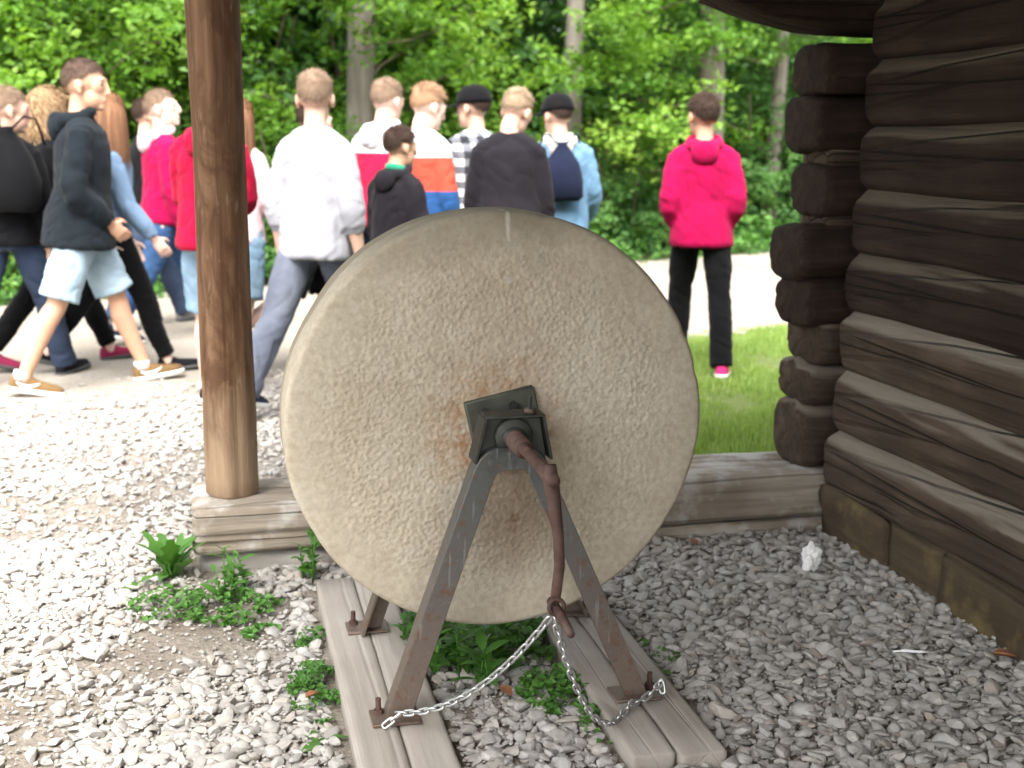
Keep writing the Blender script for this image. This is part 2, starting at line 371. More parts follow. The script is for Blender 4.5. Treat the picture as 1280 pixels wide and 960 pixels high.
sheet('lawn', [(.8, 4.28), (14, 4.28), (16, 14.6), (.85, 8.0)], .008, M['turf'])

def point_instancer(name, pts, rots, scls, idx, sources, kind='stuff', label=None):
    me = bpy.data.meshes.new(name); me.from_pydata([tuple(p) for p in pts], [], [])
    for nm, tp, dat in (('rot', 'FLOAT_VECTOR', rots), ('scl', 'FLOAT_VECTOR', scls)):
        a = me.attributes.new(nm, tp, 'POINT'); a.data.foreach_set('vector', np.asarray(dat, np.float32).ravel())
    a = me.attributes.new('idx', 'INT', 'POINT'); a.data.foreach_set('value', np.asarray(idx, np.int32))
    o = link_mesh(name, me); o['kind'] = kind
    if label: o['label'] = label
    c = bpy.data.collections.new(name + '_pieces')
    for s in sources: c.objects.link(s)
    g = bpy.data.node_groups.new(name + '_nodes', 'GeometryNodeTree')
    g.interface.new_socket('Geometry', in_out='INPUT', socket_type='NodeSocketGeometry'); g.interface.new_socket('Geometry', in_out='OUTPUT', socket_type='NodeSocketGeometry')
    N, L = g.nodes, g.links; gi = N.new('NodeGroupInput'); go = N.new('NodeGroupOutput'); ci = N.new('GeometryNodeCollectionInfo')
    ci.inputs['Collection'].default_value = c; ci.inputs['Separate Children'].default_value = True; ci.inputs['Reset Children'].default_value = True
    ip = N.new('GeometryNodeInstanceOnPoints'); ip.inputs['Pick Instance'].default_value = True
    def att(nm, tp):
        a = N.new('GeometryNodeInputNamedAttribute'); a.data_type = tp; a.inputs['Name'].default_value = nm; return a.outputs['Attribute']
    er = N.new('FunctionNodeEulerToRotation'); L.new(att('rot', 'FLOAT_VECTOR'), er.inputs[0])
    L.new(gi.outputs[0], ip.inputs['Points']); L.new(ci.outputs[0], ip.inputs['Instance']); L.new(er.outputs[0], ip.inputs['Rotation'])
    L.new(att('scl', 'FLOAT_VECTOR'), ip.inputs['Scale']); L.new(att('idx', 'INT'), ip.inputs['Instance Index']); L.new(ip.outputs[0], go.inputs[0])
    md = o.modifiers.new('pieces', 'NODES'); md.node_group = g
    return o
def src_obj(name, mb, mats, smooth=True): return bpy.data.objects.new(name, mb.mesh(name, mats, smooth))

def make_gravel():
    srcs = []
    for k in range(10):
        bm = bmesh.new(); bmesh.ops.create_icosphere(bm, subdivisions=2, radius=1)
        v = np.array([p.co[:] for p in bm.verts]); r = np.random.default_rng(50 + k)
        for _ in range(12):                                           # chip flats off a ball: rounded angular pebbles
            d = r.normal(size=3); d /= np.linalg.norm(d); h = r.uniform(.45, .80); e = v @ d; v -= np.clip(e - h, 0, None)[:, None] * d * .97
        v *= 1 + .08 * vnoise(v * 1.7 + k, 9)[:, None]; v *= np.array([1, r.uniform(.62, .85), r.uniform(.42, .60)])
        f = [tuple(q.index for q in p.verts) for p in bm.faces]; bm.free()
        ob = src_obj('pebble', MB().add(v, f), M['gravel']); ob.data.set_sharp_from_angle(angle=rad(28)); srcs.append(ob)
    P = []; S = []
    def layer(x0, x1, y0, y1, step, zlo, zhi, smin, smax, seed):
        r = np.random.default_rng(seed); X, Y = np.meshgrid(np.arange(x0, x1, step), np.arange(y0, y1, step)); X = X.ravel(); Y = Y.ravel()
        X = X + r.uniform(-.55, .55, X.size) * step; Y = Y + r.uniform(-.55, .55, X.size) * step
        u = path_u(X, Y); keep = (u < -4.35 + .35 * r.normal(size=X.size)) & ~((X > .85) & (Y > 4.25)) & ~((Y > 3.95) & (Y < 4.27) & (X > -.12)) & (X < 2.03)
        # worn-through patches where the soil shows
        d = fbm(np.stack([X * 1.5, Y * 1.5, X * 0], 1), 21); soft = np.exp(-((X + .40) ** 2 / .40 + (Y - 2.85) ** 2 / .55)) * .80
        keep &= (r.random(X.size) > (np.clip((d - .05) * 1.6, 0, .7) * (X < .25) + soft * (d > -.35)) * (.6 if smax < .01 else 1))
        planks = ((X > .21) & (X < .47) & (Y > 2.1) & (Y < 3.72)) | ((X > .79) & (X < 1.06) & (Y > 2.41) & (Y < 3.74)); keep &= ~planks
        X, Y = X[keep], Y[keep]; s = 1.16 * r.uniform(smin, smax, X.size) * (1 + .35 * (r.random(X.size) > .93))
        P.append(np.stack([X, Y, r.uniform(zlo, zhi, X.size) + .008], 1)); S.append(s)
    layer(-2.6, 2.04, 1.5, 4.4, .026, -.004, .005, .011, .020, 1); layer(-2.6, 2.04, 1.5, 4.4, .040, .004, .013, .014, .027, 2)
    layer(-2.8, .95, 4.25, 7.6, .036, -.004, .008, .012, .022, 3); layer(-2.8, .95, 4.25, 7.6, .055, .004, .012, .014, .024, 4)
    layer(-6, -2.6, .5, 6.5, .06, -.002, .008, .016, .03, 5); layer(-2.6, 2.04, -.5, 1.5, .05, -.002, .010, .016, .028, 6)
    layer(-2.0, 2.04, 2.0, 4.3, .019, .001, .007, .0035, .0085, 7); layer(-2.0, .9, 4.25, 6.6, .026, .001, .006, .004, .009, 8)      # grit between the stones
    P = np.vstack(P); S = np.concatenate(S); n = len(P)
    rots = np.stack([RNG.normal(0, .24, n), RNG.normal(0, .24, n), RNG.uniform(0, 6.28, n)], 1)
    sc = np.stack([S * RNG.uniform(.9, 1.35, n), S * RNG.uniform(.85, 1.15, n), S * RNG.uniform(.8, 1.2, n)], 1)
    point_instancer('gravel', P, rots, sc, RNG.integers(0, 10, n), srcs, label='loose pale grey gravel around the grindstone')
make_gravel()

def blade_src(seed, n, spread, h0, h1, w):
    r = np.random.default_rng(seed); mb = MB(); tone = []
    for i in range(n):
        a = r.uniform(0, 6.28); p = r.normal(0, spread, 2); h = r.uniform(h0, h1); lean = r.uniform(.1, .7) * h; d = np.array([math.cos(a), math.sin(a)]); s = np.array([-d[1], d[0]]) * w
        b = np.array([*p, -.005]); m = np.array([*(p + d * lean * .35), h * .6]); t = np.array([*(p + d * lean), h])
        s3 = np.array([*s, 0]); mb.add([b - s3, b + s3, m + s3 * .8, m - s3 * .8, t], [(0, 1, 2, 3), (3, 2, 4)]); tone += [r.random()] * 2
    o = src_obj('grass_tuft', mb, M['grass']); a = o.data.attributes.new('tone', 'FLOAT', 'FACE'); a.data.foreach_set('value', tone); return o
def make_grass():
    srcs = [blade_src(200 + k, 26, .035, .025, .075, .0022) for k in range(5)]
    X = RNG.uniform(.8, 9, 26000); Y = RNG.uniform(4.32, 12.0, 26000); u = path_u(X, Y)
    w = .10 * fbm(np.stack([path_t(X, Y) * .9, X * 0 - 4.45, X * 0], 1), 5)
    k = (u < -4.42 + w + RNG.normal(0, .05, X.size)) & (X > .85 + .1 * RNG.normal(size=X.size)); X, Y = X[k], Y[k]; n = len(X)
    d = fbm(np.stack([X * 1.3, Y * 1.3, X * 0], 1), 44); kk = RNG.random(n) < np.clip(1.05 - .9 * np.clip(-d - .1, 0, 1) * 2, .15, 1); X, Y, d = X[kk], Y[kk], d[kk]; n = len(X)
    s = np.clip(.8 + .5 * d, .35, 1.5) * (1 + .5 * (Y < 4.7)); sc = np.stack([s * 1.1, s * 1.1, s], 1)
    point_instancer('lawn_grass', np.stack([X, Y, X * 0 + .008], 1), np.stack([X * 0, X * 0, RNG.uniform(0, 6.28, n)], 1), sc, RNG.integers(0, 5, n), srcs, label='short green lawn grass between the path and the cabin')
make_grass()

# ------------------------------------------------------------------ woodland
def add_leaves(mb, tone, C, Nrm, L, W, r, tones):
    n = len(C); a = r.normal(size=(n, 3)); a -= (a * Nrm).sum(1)[:, None] * Nrm; a /= np.linalg.norm(a, axis=1)[:, None] + 1e-9
    b = np.cross(Nrm, a); L = L[:, None]; W = W[:, None]
    v0 = C - a * L * .5; v1 = C + b * W * .5 + Nrm * W * .12 - a * L * .06; v2 = C + a * L * .5 - Nrm * L * .12; v3 = C - b * W * .5 + Nrm * W * .12 - a * L * .06
    V = np.stack([v0, v1, v2, v3], 1).reshape(-1, 3); base = mb.n
    mb.v.append(V); q = np.arange(n) * 4 + base
    mb.f += list(zip(q.tolist(), (q + 1).tolist(), (q + 2).tolist())) + list(zip(q.tolist(), (q + 2).tolist(), (q + 3).tolist())); mb.mi += [0] * (2 * n); mb.n += 4 * n
    tone += list(tones) + list(tones)
def unit(a): return a / (np.linalg.norm(a, axis=-1, keepdims=True) + 1e-9)
def foliage_mesh(name, seed, clumps, per, size, mat, flat=.45, leaf=.085, outward=.4):
    """clumps: (n,3) centres; each gets a flattened spray of leaf blades"""
    r = np.random.default_rng(seed); mb = MB(); tone = []
    cen = clumps.mean(0)
    for c in clumps:
        s = size * r.uniform(.6, 1.3); tilt = r.normal(0, .35, 2); nrm = unit(np.array([tilt[0], tilt[1], 1.0])); k = max(6, int(per * r.uniform(.6, 1.3)))
        p = r.normal(size=(k, 3)); p = unit(p) * (r.random(k) ** .45)[:, None] * s; p[:, 2] *= flat
        p[:, 2] += -(p[:, 0] * tilt[0] + p[:, 1] * tilt[1])
        out = unit(c - cen + 1e-3); N = unit(np.array([0, 0, 1.0]) * .8 + out * outward + r.normal(0, .42, (k, 3)))
        L = leaf * r.uniform(.6, 1.3, k); tn = np.clip(.5 + .28 * r.normal() + .14 * r.normal(size=k), 0, 1)
        add_leaves(mb, tone, c + p, N, L, L * r.uniform(.5, .75, k), r, tn)
    me = mb.mesh(name, mat, False); a = me.attributes.new('tone', 'FLOAT', 'FACE'); a.data.foreach_set('value', tone); return me
def shrub_clumps(seed, n, rx, ry, h, lo=.1):
    r = np.random.default_rng(seed); out = []
    while len(out) < n:
        d = unit(r.normal(size=3)); d[2] = abs(d[2]); q = r.random() ** .35
        p = np.array([d[0] * rx * q, d[1] * ry * q, lo + d[2] * (h - lo) * q])
        if fbm((p * 1.3)[None] + seed, 31)[0] > -.28: out.append(p)
    return np.array(out)
def limb(mb, a, b, r0, r1, bend, n=6, seg=9, seed=0):
    r = np.random.default_rng(seed); a = np.array(a, float); b = np.array(b, float); off = r.normal(0, bend, 3)
    pts = [a + (b - a) * t + off * math.sin(math.pi * t) for t in np.linspace(0, 1, n)]
    mb.tube([tuple(p) for p in pts], [r0 + (r1 - r0) * t for t in np.linspace(0, 1, n)], seg)
SHRUB = []
for k in range(6):
    tone = ['leaf_shrub', 'leaf_shrub', 'leaf_tree', 'leaf_shrub', 'leaf_deep', 'leaf_tree'][k]
    h = [2.0, 1.5, 1.8, 2.6, 2.4, 2.9][k]
    SHRUB.append((foliage_mesh('shrub_crown', 300 + k, shrub_clumps(310 + k, [110, 90, 95, 150, 130, 150][k], 1.05, .95, h), 58, .24, M[tone], .5, [.074, .066, .078, .086, .08, .086][k]), h))
    mb = MB()
    for j in range(7):
        an = j * .9 + k; limb(mb, (.08 * math.cos(an), .08 * math.sin(an), -.15), (.7 * math.cos(an), .65 * math.sin(an), h * .78), .022, .006, .08, 6, 6, k * 10 + j)
    SHRUB[-1] += (mb.mesh('shrub_stems', M['twig']),)
def shrub(x, y, k, s, rz, label, group=None, zoff=0):
    o = empty('bush', (x, y, float(ground_z(np.array([x]), np.array([y]))[0]) + zoff), rz); o.scale = (s, s, s)
    tag(o, label, 'bush', group); link_mesh('crown', SHRUB[k][0], o); link_mesh('stem', SHRUB[k][2], o); return o
r_ = np.random.default_rng(99)
SH_LABEL = 'leafy green bush in the thicket along the far side of the path'
t = -7.0
while t < 17:
    u = .9 + r_.uniform(-.15, .5); x, y = path_xy(t, u)
    shrub(x, y, int(r_.choice([0, 1, 2, 3])), r_.uniform(.62, .95), r_.uniform(0, 6.28), SH_LABEL, 'thicket bushes beyond the path'); t += r_.uniform(.8, 1.25)
t = -8.0
while t < 19:
    u = 2.3 + r_.uniform(-.3, .8); x, y = path_xy(t, u)
    shrub(x, y, int(r_.choice([0, 2, 3, 4, 5])), r_.uniform(.9, 1.25), r_.uniform(0, 6.28), SH_LABEL, 'thicket bushes beyond the path'); t += r_.uniform(1.1, 1.7)
# low ground cover at the path's far edge
def cover():
    srcs = []
    for k in range(4):
        c = np.random.default_rng(400 + k).uniform((-.22, -.22, .04), (.22, .22, .22), (9, 3)); me = foliage_mesh('ground_cover_clump', 410 + k, c, 16, .13, M['leaf_weed'] if k % 2 else M['leaf_shrub'], .6, .07)
        srcs.append(bpy.data.objects.new('ground_cover_clump', me))
    n = 900; T = r_.uniform(-9, 20, n); U = r_.uniform(.0, 2.6, n) ** 1.0; X, Y = path_xy(T, U); Zz = ground_z(X, Y)
    s = r_.uniform(.7, 1.5, n) * np.clip(.5 + U, .5, 1.3)
    point_instancer('ground_cover', np.stack([X, Y, Zz], 1), np.stack([X * 0, X * 0, r_.uniform(0, 6.28, n)], 1), np.stack([s] * 3, 1), r_.integers(0, 4, n), srcs, label='low leafy ground cover at the edge of the wood')
cover()
def tree(x, y, r0, H, lean, seed, label, low, mat='leaf_tree', dense=1.0, veil=None):
    z0 = float(ground_z(np.array([x]), np.array([y]))[0]); o = empty('tree', (x, y, z0)); tag(o, label, 'tree', 'trees at the edge of the wood')
    r = np.random.default_rng(seed); mb = MB(); top = np.array([lean[0], lean[1], H])
    n = 16; pts = [np.array([lean[0] * tt ** 1.3, lean[1] * tt ** 1.3, H * .92 * tt - .15]) + np.array([.06 * math.sin(3 * tt + seed), .05 * math.cos(4 * tt), 0]) for tt in np.linspace(0, 1, n)]
    mb.tube([tuple(p) for p in pts], [r0 * (1.35 if i == 0 else 1.0) * (1 - .8 * (i / (n - 1)) ** 1.2) for i in range(n)], 18)
    v = mb.v[0]; v += (v - v.mean(0)) * 0 + .012 * fbm(v * np.array([9, 9, 2.5]), seed)[:, None] * unit(v * np.array([1, 1, 0]) + 1e-6)
    mb.build('trunk', M['bark'], o); cl = []
    for j in range(int(20 * dense)):
        tt = r.uniform(low, .95); b = np.array(pts[int(tt * (n - 1))]); an = r.uniform(0, 6.28); ln = (1 - .55 * tt) * r.uniform(1.3, 2.7)
        e = b + np.array([math.cos(an) * ln, math.sin(an) * ln, ln * r.uniform(-.05, .45)]); lm = MB(); limb(lm, b, e, r0 * .10 * (1.1 - tt * .6), .005, .12, 6, 7, seed * 50 + j); lm.build('limb', M['twig'], o)
        for q in np.linspace(.35, 1.05, 6): cl.append(b + (e - b) * q + r.normal(0, .20, 3) * np.array([1, 1, .6]))
    if veil:                                             # low sprays hanging in front of the trunk
        for q in range(26): cl.append(np.array([r.normal(0, .55), -r.uniform(.35, 1.3), r.uniform(*veil)]))
    link_mesh('crown', foliage_mesh('tree_crown', seed + 5, np.array(cl), 72, .42, M[mat], .32, .095, .2), o); return o
# placed so that their trunks show between the heads
tree(1.52, 13.7, .17, 9.5, (.3, .2), 601, 'tree with grey trunk rising behind the two fair-haired people in white', .13, dense=1.3, veil=(2.35, 3.1))
tree(4.12, 14.8, .13, 10.5, (.2, .3), 602, 'slim tree with grey trunk above the person in the denim jacket', .10, dense=1.4, veil=(1.7, 2.6))
tree(5.75, 14.6, .18, 10.5, (-.1, .4), 603, 'tree with pale thick trunk rising above the person in the magenta hoodie standing alone', .17, dense=1.2)
tree(6.85, 15.4, .10, 9.0, (.4, .1), 604, 'thin pale tree beside the dark cabin corner', .16, dense=1.2)
tree(-1.6, 13.2, .14, 8.5, (.2, -.2), 605, 'bright leafy tree hanging over the group at the far left', .12, dense=1.6, veil=(1.9, 3.0))
# the wood behind, reading as one dark mass
def woodland():
    srcs = []
    for k in range(4):
        cl = shrub_clumps(700 + k, 190, 1.7, 1.6, 5.6, .2); srcs.append(bpy.data.objects.new('wood_mass', foliage_mesh('wood_mass', 710 + k, cl, 44, .42, M['leaf_deep' if k % 2 else 'leaf_shrub'], .45, .13)))
    P = []
    for row, (u0, st) in enumerate(((4.3, 1.8), (6.8, 2.2), (10.5, 2.8))):
        t = -16.0
        while t < 30: P.append((*path_xy(t, u0 + r_.uniform(-.6, .6)), row)); t += st * r_.uniform(.7, 1.2)
    P = np.array(P); n = len(P); Zz = ground_z(P[:, 0], P[:, 1]) - .1; s = r_.uniform(.8, 1.3, n) * (1 + .12 * P[:, 2])
    point_instancer('woodland', np.stack([P[:, 0], P[:, 1], Zz], 1), np.stack([Zz * 0, Zz * 0, r_.uniform(0, 6.28, n)], 1), np.stack([s] * 3, 1), r_.integers(0, 4, n), srcs, label='dense dark green wood behind the thicket')
woodland()

# ------------------------------------------------------------------ log cabin with porch roof
def log_mesh(L, ry, rz, seed, mat, n=44, step=.06, sq=2.6, rough=.010, endround=.03, taper=0, crack=.012, hewn=None):
    """log along local +X from 0 to L; hewn, checked, with worn ends"""
    xs = [0, endround * .25, endround] + list(np.arange(endround + step, L - endround - step * .5, step)) + [L - endround, L - endround * .25, L]
    rings = []
    for i, x in enumerate(xs):
        e = .80 if x in (0, L) else (.93 if i in (1, len(xs) - 2) else 1.0); k = 1 - taper * x / L
        a = np.linspace(0, 2 * np.pi, n, endpoint=False); c, s = np.cos(a), np.sin(a)
        q = (np.abs(c) ** sq + np.abs(s) ** sq) ** (-1 / sq)
        if hewn:
            acc = 0
            for ny, nz, dd in ((-1, 0, 1), (1, 0, 1), (0, 1, 1), (0, -1, 1)) + hewn: acc = acc + np.clip((ny * c + nz * s) / dd, 0, None) ** 14
            q = acc ** (-1 / 14)
        P = np.stack([a * 0 + x * 2.2, c * 2.4, s * 2.4], 1); d = fbm(P + seed * 7.7, seed, 3) * rough
        big = vnoise(np.stack([a * 0 + x * .9, c * .6, s * .6], 1) + seed * 3.1, seed + 4) * rough * 1.2
        cr = vnoise(np.stack([a * 0 + x * .55, a * 3.2, a * 0 + seed], 1), seed + 8); cr = np.clip(.10 - np.abs(cr), 0, .1) / .1 * crack * (vnoise(np.stack([a * 0 + x * .8, a * .8, a * 0], 1), seed + 12) > -.1)
        rr = q * e * k
        rings.append(np.stack([x + (d * .8 if x in (0, L) else d * 0), (ry * rr + d + big - cr) * c, (rz * rr + d + big - cr) * s], 1))
    return MB().loft(rings).mesh('log', mat)
cabin = empty('log_cabin', (2.0, 3.95, 0)); tag(cabin, 'dark log cabin with notched corner and porch roof at the right', 'cabin')
def kid(name, me, world, rot=(0, 0, 0), parent=cabin):
    return link_mesh(name, me, parent, (world[0] - 2.0, world[1] - 3.95, world[2]), rot)
WZ = [.285, .485, .69, .892, 1.09, 1.295, 1.505, 1.715, 1.925, 2.135, 2.345]
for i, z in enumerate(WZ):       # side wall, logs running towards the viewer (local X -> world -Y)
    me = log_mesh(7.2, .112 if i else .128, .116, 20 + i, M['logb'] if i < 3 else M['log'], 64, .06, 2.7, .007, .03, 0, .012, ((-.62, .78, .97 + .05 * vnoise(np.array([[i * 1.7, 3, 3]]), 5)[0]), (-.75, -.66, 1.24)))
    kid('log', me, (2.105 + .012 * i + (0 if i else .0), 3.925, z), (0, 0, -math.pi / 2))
SZ = [(.325, .122), (.505, .080), (.655, .090), (.80, .092), (.968, .100), (1.18, .094), (1.40, .094), (1.578, .092)]
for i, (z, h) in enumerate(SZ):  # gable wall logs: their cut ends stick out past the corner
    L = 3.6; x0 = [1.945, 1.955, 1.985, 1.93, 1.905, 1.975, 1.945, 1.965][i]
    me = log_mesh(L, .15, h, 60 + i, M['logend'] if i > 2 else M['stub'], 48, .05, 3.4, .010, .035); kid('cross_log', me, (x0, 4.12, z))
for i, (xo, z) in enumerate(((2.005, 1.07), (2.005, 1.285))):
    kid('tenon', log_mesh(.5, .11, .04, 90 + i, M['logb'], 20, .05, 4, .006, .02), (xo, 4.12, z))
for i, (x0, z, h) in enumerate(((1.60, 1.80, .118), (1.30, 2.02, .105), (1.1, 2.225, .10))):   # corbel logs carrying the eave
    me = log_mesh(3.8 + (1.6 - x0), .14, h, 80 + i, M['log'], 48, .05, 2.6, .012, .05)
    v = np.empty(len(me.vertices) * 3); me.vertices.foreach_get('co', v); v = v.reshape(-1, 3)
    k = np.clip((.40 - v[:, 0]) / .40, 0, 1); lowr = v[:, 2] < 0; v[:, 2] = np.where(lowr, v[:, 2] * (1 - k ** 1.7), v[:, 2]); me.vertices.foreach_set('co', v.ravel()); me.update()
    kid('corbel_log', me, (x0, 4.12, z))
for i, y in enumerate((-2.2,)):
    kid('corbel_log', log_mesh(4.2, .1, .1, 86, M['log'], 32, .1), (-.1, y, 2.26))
kid('eave_purlin', log_mesh(7.2, .09, .10, 88, M['roof'], 32, .1), (0.0, 4.65, 2.352), (0, 0, -math.pi / 2))
me_b = MB().box((0, -.125, -.014), (3.6, .125, .014)).mesh('roof_board', M['roof'], False)
for i in range(28):
    o = kid('roof_board', me_b, (-.66, -2.3 + i * .254, 2.32), (0, -rad(14), 0))
# stone footing under the sill log
def rough_block(a, b, seed, mat, amp=.012, cuts=5, rnd=.018):
    bm = bmesh.new(); bmesh.ops.create_cube(bm, size=1); bmesh.ops.subdivide_edges(bm, edges=bm.edges, cuts=cuts, use_grid_fill=True)
    v = np.array([p.co[:] for p in bm.verts]); a = np.array(a); b = np.array(b); s = np.abs(v).max(1); cn = (np.abs(v) > .49).sum(1)
    p = (a + b) / 2 + v * (b - a); p -= np.sign(v) * (np.abs(v) > .49) * (np.where(cn >= 3, rnd, np.where(cn == 2, rnd * .6, 0)))[:, None]
    p += amp * np.stack([fbm(p * 9 + 3 * q, seed + q) for q in range(3)], 1); f = [tuple(q.index for q in x.verts) for x in bm.faces]; bm.free()
    return MB().add(p, f).mesh('block', mat)
ys = [3.93, 3.52, 3.18, 2.72, 2.33, 1.8, 1.3, .7, .1, -.6]
for i in range(len(ys) - 1):
    d = [.0, .02, .005, .025, .01, .03, 0, .02, 0][i]
    kid('foundation_stone', rough_block((1.985 + d, ys[i + 1] + .002, -.06), (2.24, ys[i] - .002, .186), 130 + i, M['found'], .015, 7, .010), (0, 0, 0)).location = (-2.0, -3.95, 0)

# sill timbers and post
sill = empty('timber_sill', (.95, 4.1, 0)); tag(sill, 'low weathered grey timber sill running from post to cabin', 'beam')
def sq_beam(name, x0, x1, y0, y1, z0, z1, seed, mat, parent, org, rough=.007):
    me = log_mesh(x1 - x0, (y1 - y0) / 2, (z1 - z0) / 2, seed, mat, 56, .05, 9, rough, .018, 0, .014)
    return link_mesh(name, me, parent, (x0 - org[0], (y0 + y1) / 2 - org[1], (z0 + z1) / 2 - org[2]))
sq_beam('upper_beam', -.125, 2.05, 3.935, 4.285, .060, .222, 141, M['beam'], sill, (.95, 4.1, 0))
sq_beam('lower_beam', .30, 2.05, 3.950, 4.275, -.03, .058, 143, M['beam'], sill, (.95, 4.1, 0))
link_mesh('pad_stone', rough_block((-.10, 3.965, -.05), (.36, 4.27, .056), 150, M['gravel'], .014), sill, (-.95, -4.1, 0))
post = log_mesh(2.12, .083, .083, 151, M['post'], 48, .05, 2, .0035, .008, 0, .006)
po = link_mesh('wooden_post', post, None, (.006, 4.10, .2235), (0, -math.pi / 2, 0)); tag(po, 'round brown wooden post standing on the end of the sill', 'post')

# ------------------------------------------------------------------ grindstone and its stands
WX, WZc, WF, WB, WR = .622, .690, 2.87, 3.10, .500
gs = empty('grindstone', (WX, (WF + WB) / 2, 0)); tag(gs, 'large round sandstone grindstone wheel with rusty crank', 'grindstone')
def make_wheel():
    hw = (WB - WF) / 2; prof = [(0.0, -hw - .006)]
    for r in np.linspace(.03, WR - .05, 26): prof.append((r, -hw - .006 * (1 - (r / (WR - .04)) ** 2)))
    for a in np.linspace(0, 90, 9)[1:]: prof.append((WR - .017 + .017 * math.sin(rad(a)), -hw + .017 - .017 * math.cos(rad(a))))
    for y in np.linspace(-hw + .05, hw - .05, 6): prof.append((WR - .001, y))
    for a in np.linspace(0, 90, 7)[1:]: prof.append((WR - .045 + .045 * math.cos(rad(a)), hw - .045 + .045 * math.sin(rad(a))))
    for r in (.4, .3, .2, .1): prof.append((r, hw))
    n = 220; a = np.linspace(0, 2 * np.pi, n, endpoint=False); rings = []
    for r, y in prof[1:]: rings.append(np.stack([r * np.cos(a), a * 0 + y, r * np.sin(a)], 1))
    mb = MB().loft(rings); v = mb.v[0]
    rr = np.hypot(v[:, 0], v[:, 2]); k = np.clip((rr - .38) / .1, 0, 1)
    rim = fbm(v * 5, 71) * .005 * k; rad_dir = unit(np.stack([v[:, 0], v[:, 0] * 0, v[:, 2]], 1) + 1e-9)
    v += rad_dir * rim[:, None]; v[:, 1] += .0035 * fbm(v * 6.5, 73) + .0012 * vnoise(v * 40, 75)
    chips = [(-.02, .92), (.22, .99), (1.35, .995), (.42, .99)]
    for an, q in chips:
        c = np.array([math.cos(an) * WR * q, -hw + .012, math.sin(an) * WR * q]); d = np.linalg.norm(v - c, axis=1); v -= (np.exp(-(d / .016) ** 2) * .0045)[:, None] * unit(np.array([math.cos(an), -.6, math.sin(an)]))
    return mb.mesh('stone_wheel', M['stone'])
wheel = link_mesh('stone_wheel', make_wheel(), gs, (0, 0, WZc))
yo = -(WF + WB) / 2
def gs_part(name, mb, mat, parent=None, smooth=True): return mb.build(name, mat, parent or gs, smooth, (-WX, yo, 0) if parent is None else None)
Rp = Matrix.Translation((.634, 2.852, .684)) @ Matrix.Rotation(rad(-12), 4, 'Y')
pl = gs_part('hub_plate', MB().box((-.084, -.007, -.084), (.084, .016, .084), Rp), M['plate']); bevel(pl, .003, 1)
for bx, bz in ((-.046, .050), (.026, .050), (-.04, -.05), (.04, -.05)):
    c = Rp @ Vector((bx, 0, bz)); bm_ = MB().tube([(c.x, 2.848, c.z), (c.x, 2.834, c.z)], .013, 6, (0, 0, 1)); bm_.tube([(c.x, 2.836, c.z), (c.x, 2.824, c.z)], .007, 10, (0, 0, 1)); gs_part('bolt', bm_, M['dark_steel'], None, False)
ax = MB().tube([(WX, 2.62, WZc), (WX, 2.86, WZc), (WX, 3.09, WZc), (WX, 3.36, WZc)], .022, 20); gs_part('axle', ax, M['rust'])
cr = MB().tube([(WX - .002, 2.70, WZc + .004), (WX - .002, 2.60, WZc + .002), (WX, 2.50, WZc), (WX + .001, 2.405, WZc - .004), (WX + .001, 2.37, WZc - .006)], [.0125, .0125, .0135, .016, .014], 16)
cr.tube([(WX - .002, 2.635, WZc + .003), (WX - .002, 2.622, WZc + .003)], .020, 16)
arm = [(WX, 2.392, .712), (WX + .002, 2.392, .675), (WX + .010, 2.392, .62), (WX + .017, 2.39, .56), (WX + .019, 2.388, .50), (WX + .013, 2.388, .45), (WX + .010, 2.388, .425)]
cr.tube(arm, [(.012, .010), (.0165, .014), (.0135, .010), (.0115, .008), (.0115, .008), (.0115, .008), (.010, .010)], 8, (1, 0, 0))
crank = gs_part('crank', cr, M['rust'])
hd = MB().tube([(WX + .010, 2.415, .418), (WX + .012, 2.34, .410), (WX + .012, 2.27, .402)], [.011, .010, .008], 12); h_ = gs_part('crank_handle', hd, M['rust'])
def torus(mb, c, R, r, axis, nu=20, nv=8):
    ax_ = Vector(axis).normalized(); a = ax_.orthogonal().normalized(); b = ax_.cross(a); rings = []
    for i in range(nu):
        th = 2 * math.pi * i / nu; d = a * math.cos(th) + b * math.sin(th)
        rings.append([Vector(c) + d * (R + r * math.cos(2 * math.pi * j / nv)) + ax_ * (r * math.sin(2 * math.pi * j / nv)) for j in range(nv)])
    return mb.loft(rings, 0, True)
gs_part('crank_ring', torus(MB(), (WX + .010, 2.375, .420), .0155, .0048, (0, 1, -.25)), M['rust'])

